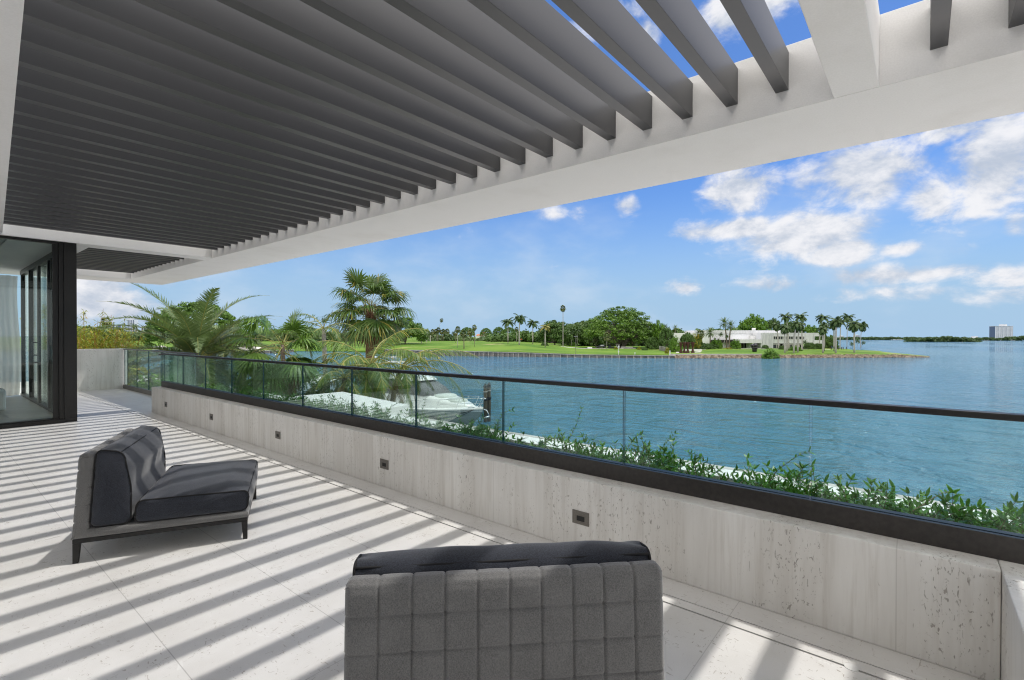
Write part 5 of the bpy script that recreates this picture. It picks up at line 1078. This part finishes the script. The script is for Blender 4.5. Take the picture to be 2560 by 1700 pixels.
# ---- red-roofed house, city towers
def bldg(name, label, px, d, w, H, z0, dep, m, cat='building'):
    t = thing(name, label, cat, tuple(gp(px, d, z0)), _yaw-math.pi/2); return t
t = bldg('red_roofed_house', 'distant white house with red tiled roofs on the golf course', 1205, 470, 0, 0, -1.2, 0, 'white', 'house'); P_ = 470/FPX
def hz(y): return at(1205, y, 470)[2]+1.2
for x0, x1, yt, yb, a in ((1202, 1215, 833, 846, 2), (1190, 1205, 839, 847, 0), (1205, 1222, 838, 847, 3)):
    mb = MB(); mb.box((x0-1205)*P_, (x1-1205)*P_, a, a+8, -1, hz(yt)); mb.build('wall', MT['white'], t)
    mb = MB(); X0, X1, zt = (x0-1205)*P_-.4, (x1-1205)*P_+.4, hz(yt)+.01; mb.add([(X0, a-.4, zt), (X1, a-.4, zt), (X1, a+8.4, zt), (X0, a+8.4, zt), ((X0*.75+X1*.25), a+4, zt+1.5), ((X0*.25+X1*.75), a+4, zt+1.5)], [(0, 1, 5, 4), (1, 2, 5), (2, 3, 4, 5), (3, 0, 4), (3, 2, 1, 0)]); mb.build('roof', MT['tile'], t)
for k in range(3): mb = MB(); x = (1201.5+k*3.2-1205)*P_; mb.box(x, x+.8, -.05 if k < 1 else 1.95, 2.2, 0, 2.); mb.build('window', MT['pane'], t)
t = bldg('apartment_tower', 'tall apartment tower with vertical dark balcony stripes far across the bay', 2510, 1750, 0, 0, WATER, 0, '', 'tower'); P_ = 1750/FPX; zt = at(2510, 816, 1750)[2]-WATER; mb = MB(); mb.box(-22*P_, 22.5*P_, 0, 22, 0, zt); mb.build('tower_body', MT['towerg'], t)
for k in range(9): mb = MB(); x = (-22.3+k*5.0)*P_; mb.box(x, x+(2.2 if k % 2 else 3.)*P_, -1.5 if k % 2 else -.8, -.02, 0, zt+.3*(k % 2)); mb.build('balcony_stack', MT['tower'], t)
mb = MB(); [mb.box(-22.2*P_, 22.6*P_, -.5, -.03, z, z+.9) for z in np.arange(3, zt-2, 3.)]; mb.build('floor_slab', MT['tower'], t)
mb = MB(); mb.box(-22.6*P_, 22.8*P_, -1.8, 22.5, zt+.31, zt+1.8); mb.box(-1.5*P_, 10*P_, 4, 16, zt+1.81, zt+7.5); mb.build('roof', MT['tower'], t)
for nm, lb, px, d, wpx, yt, col in (('city_tower', 'slim white city tower on the far left skyline', 327.5, 2600, 18, 798.5, 'tower'), ('city_block', 'long low blue city block right of the slim white tower', 365, 2500, 25, 815, 'tower'), ('city_block', 'greyish city block under construction behind the bamboo', 277, 2400, 30, 813, 'towerg'),
        ('shore_block', 'low beige block on the shore left of the apartment tower', 2446, 1300, 22, 844.3, 'conc'), ('shore_block', 'faint pale block on the horizon behind the royal palms, right one', 2145, 2600, 9, 838, 'tower'), ('shore_block', 'faint pale block on the horizon behind the royal palms, left one', 2106, 2600, 10, 840.5, 'tower')):
    t = bldg(nm, lb, px, d, 0, 0, WATER, 0, '', 'building'); w_ = wpx*d/FPX/2; zt = at(px, yt, d)[2]-WATER; mb = MB(); mb.box(-w_, w_, 0, 25, 0, zt); mb.box(-w_*.5, w_*.3, 5, 15, zt+.01, zt+3.5); mb.build('tower_body', MT[col], t)
    mb = MB(); n_ = 4
    for k in range(n_): x = -w_+w_*2*(k+.25)/n_; mb.box(x, x+w_*.9/n_, -.4, -.03, zt*.05, zt*.97)
    mb.build('window_strip', MT['towerg' if col != 'towerg' else 'tower'], t)
mb = MB(); 
for px, w_ in ((2330, 40), (2468, 20), (2245, 30), (2520, 60)):
    d = 1100 if px > 2440 else 1240
    for k in range(int(w_/3)): g = gp(px-w_/2+k*3+random.uniform(-1, 1), d-3, WATER+.3); s_ = random.uniform(1.2, 3); mb.box(g[0]-s_, g[0]+s_, g[1]-1, g[1]+1, g[2], g[2]+random.uniform(.8, 2.2))
tag(mb.build('shore_boats', MT['tower']), 'tiny pale boats and boathouses lined along the distant shore', 'boats', kind='stuff')
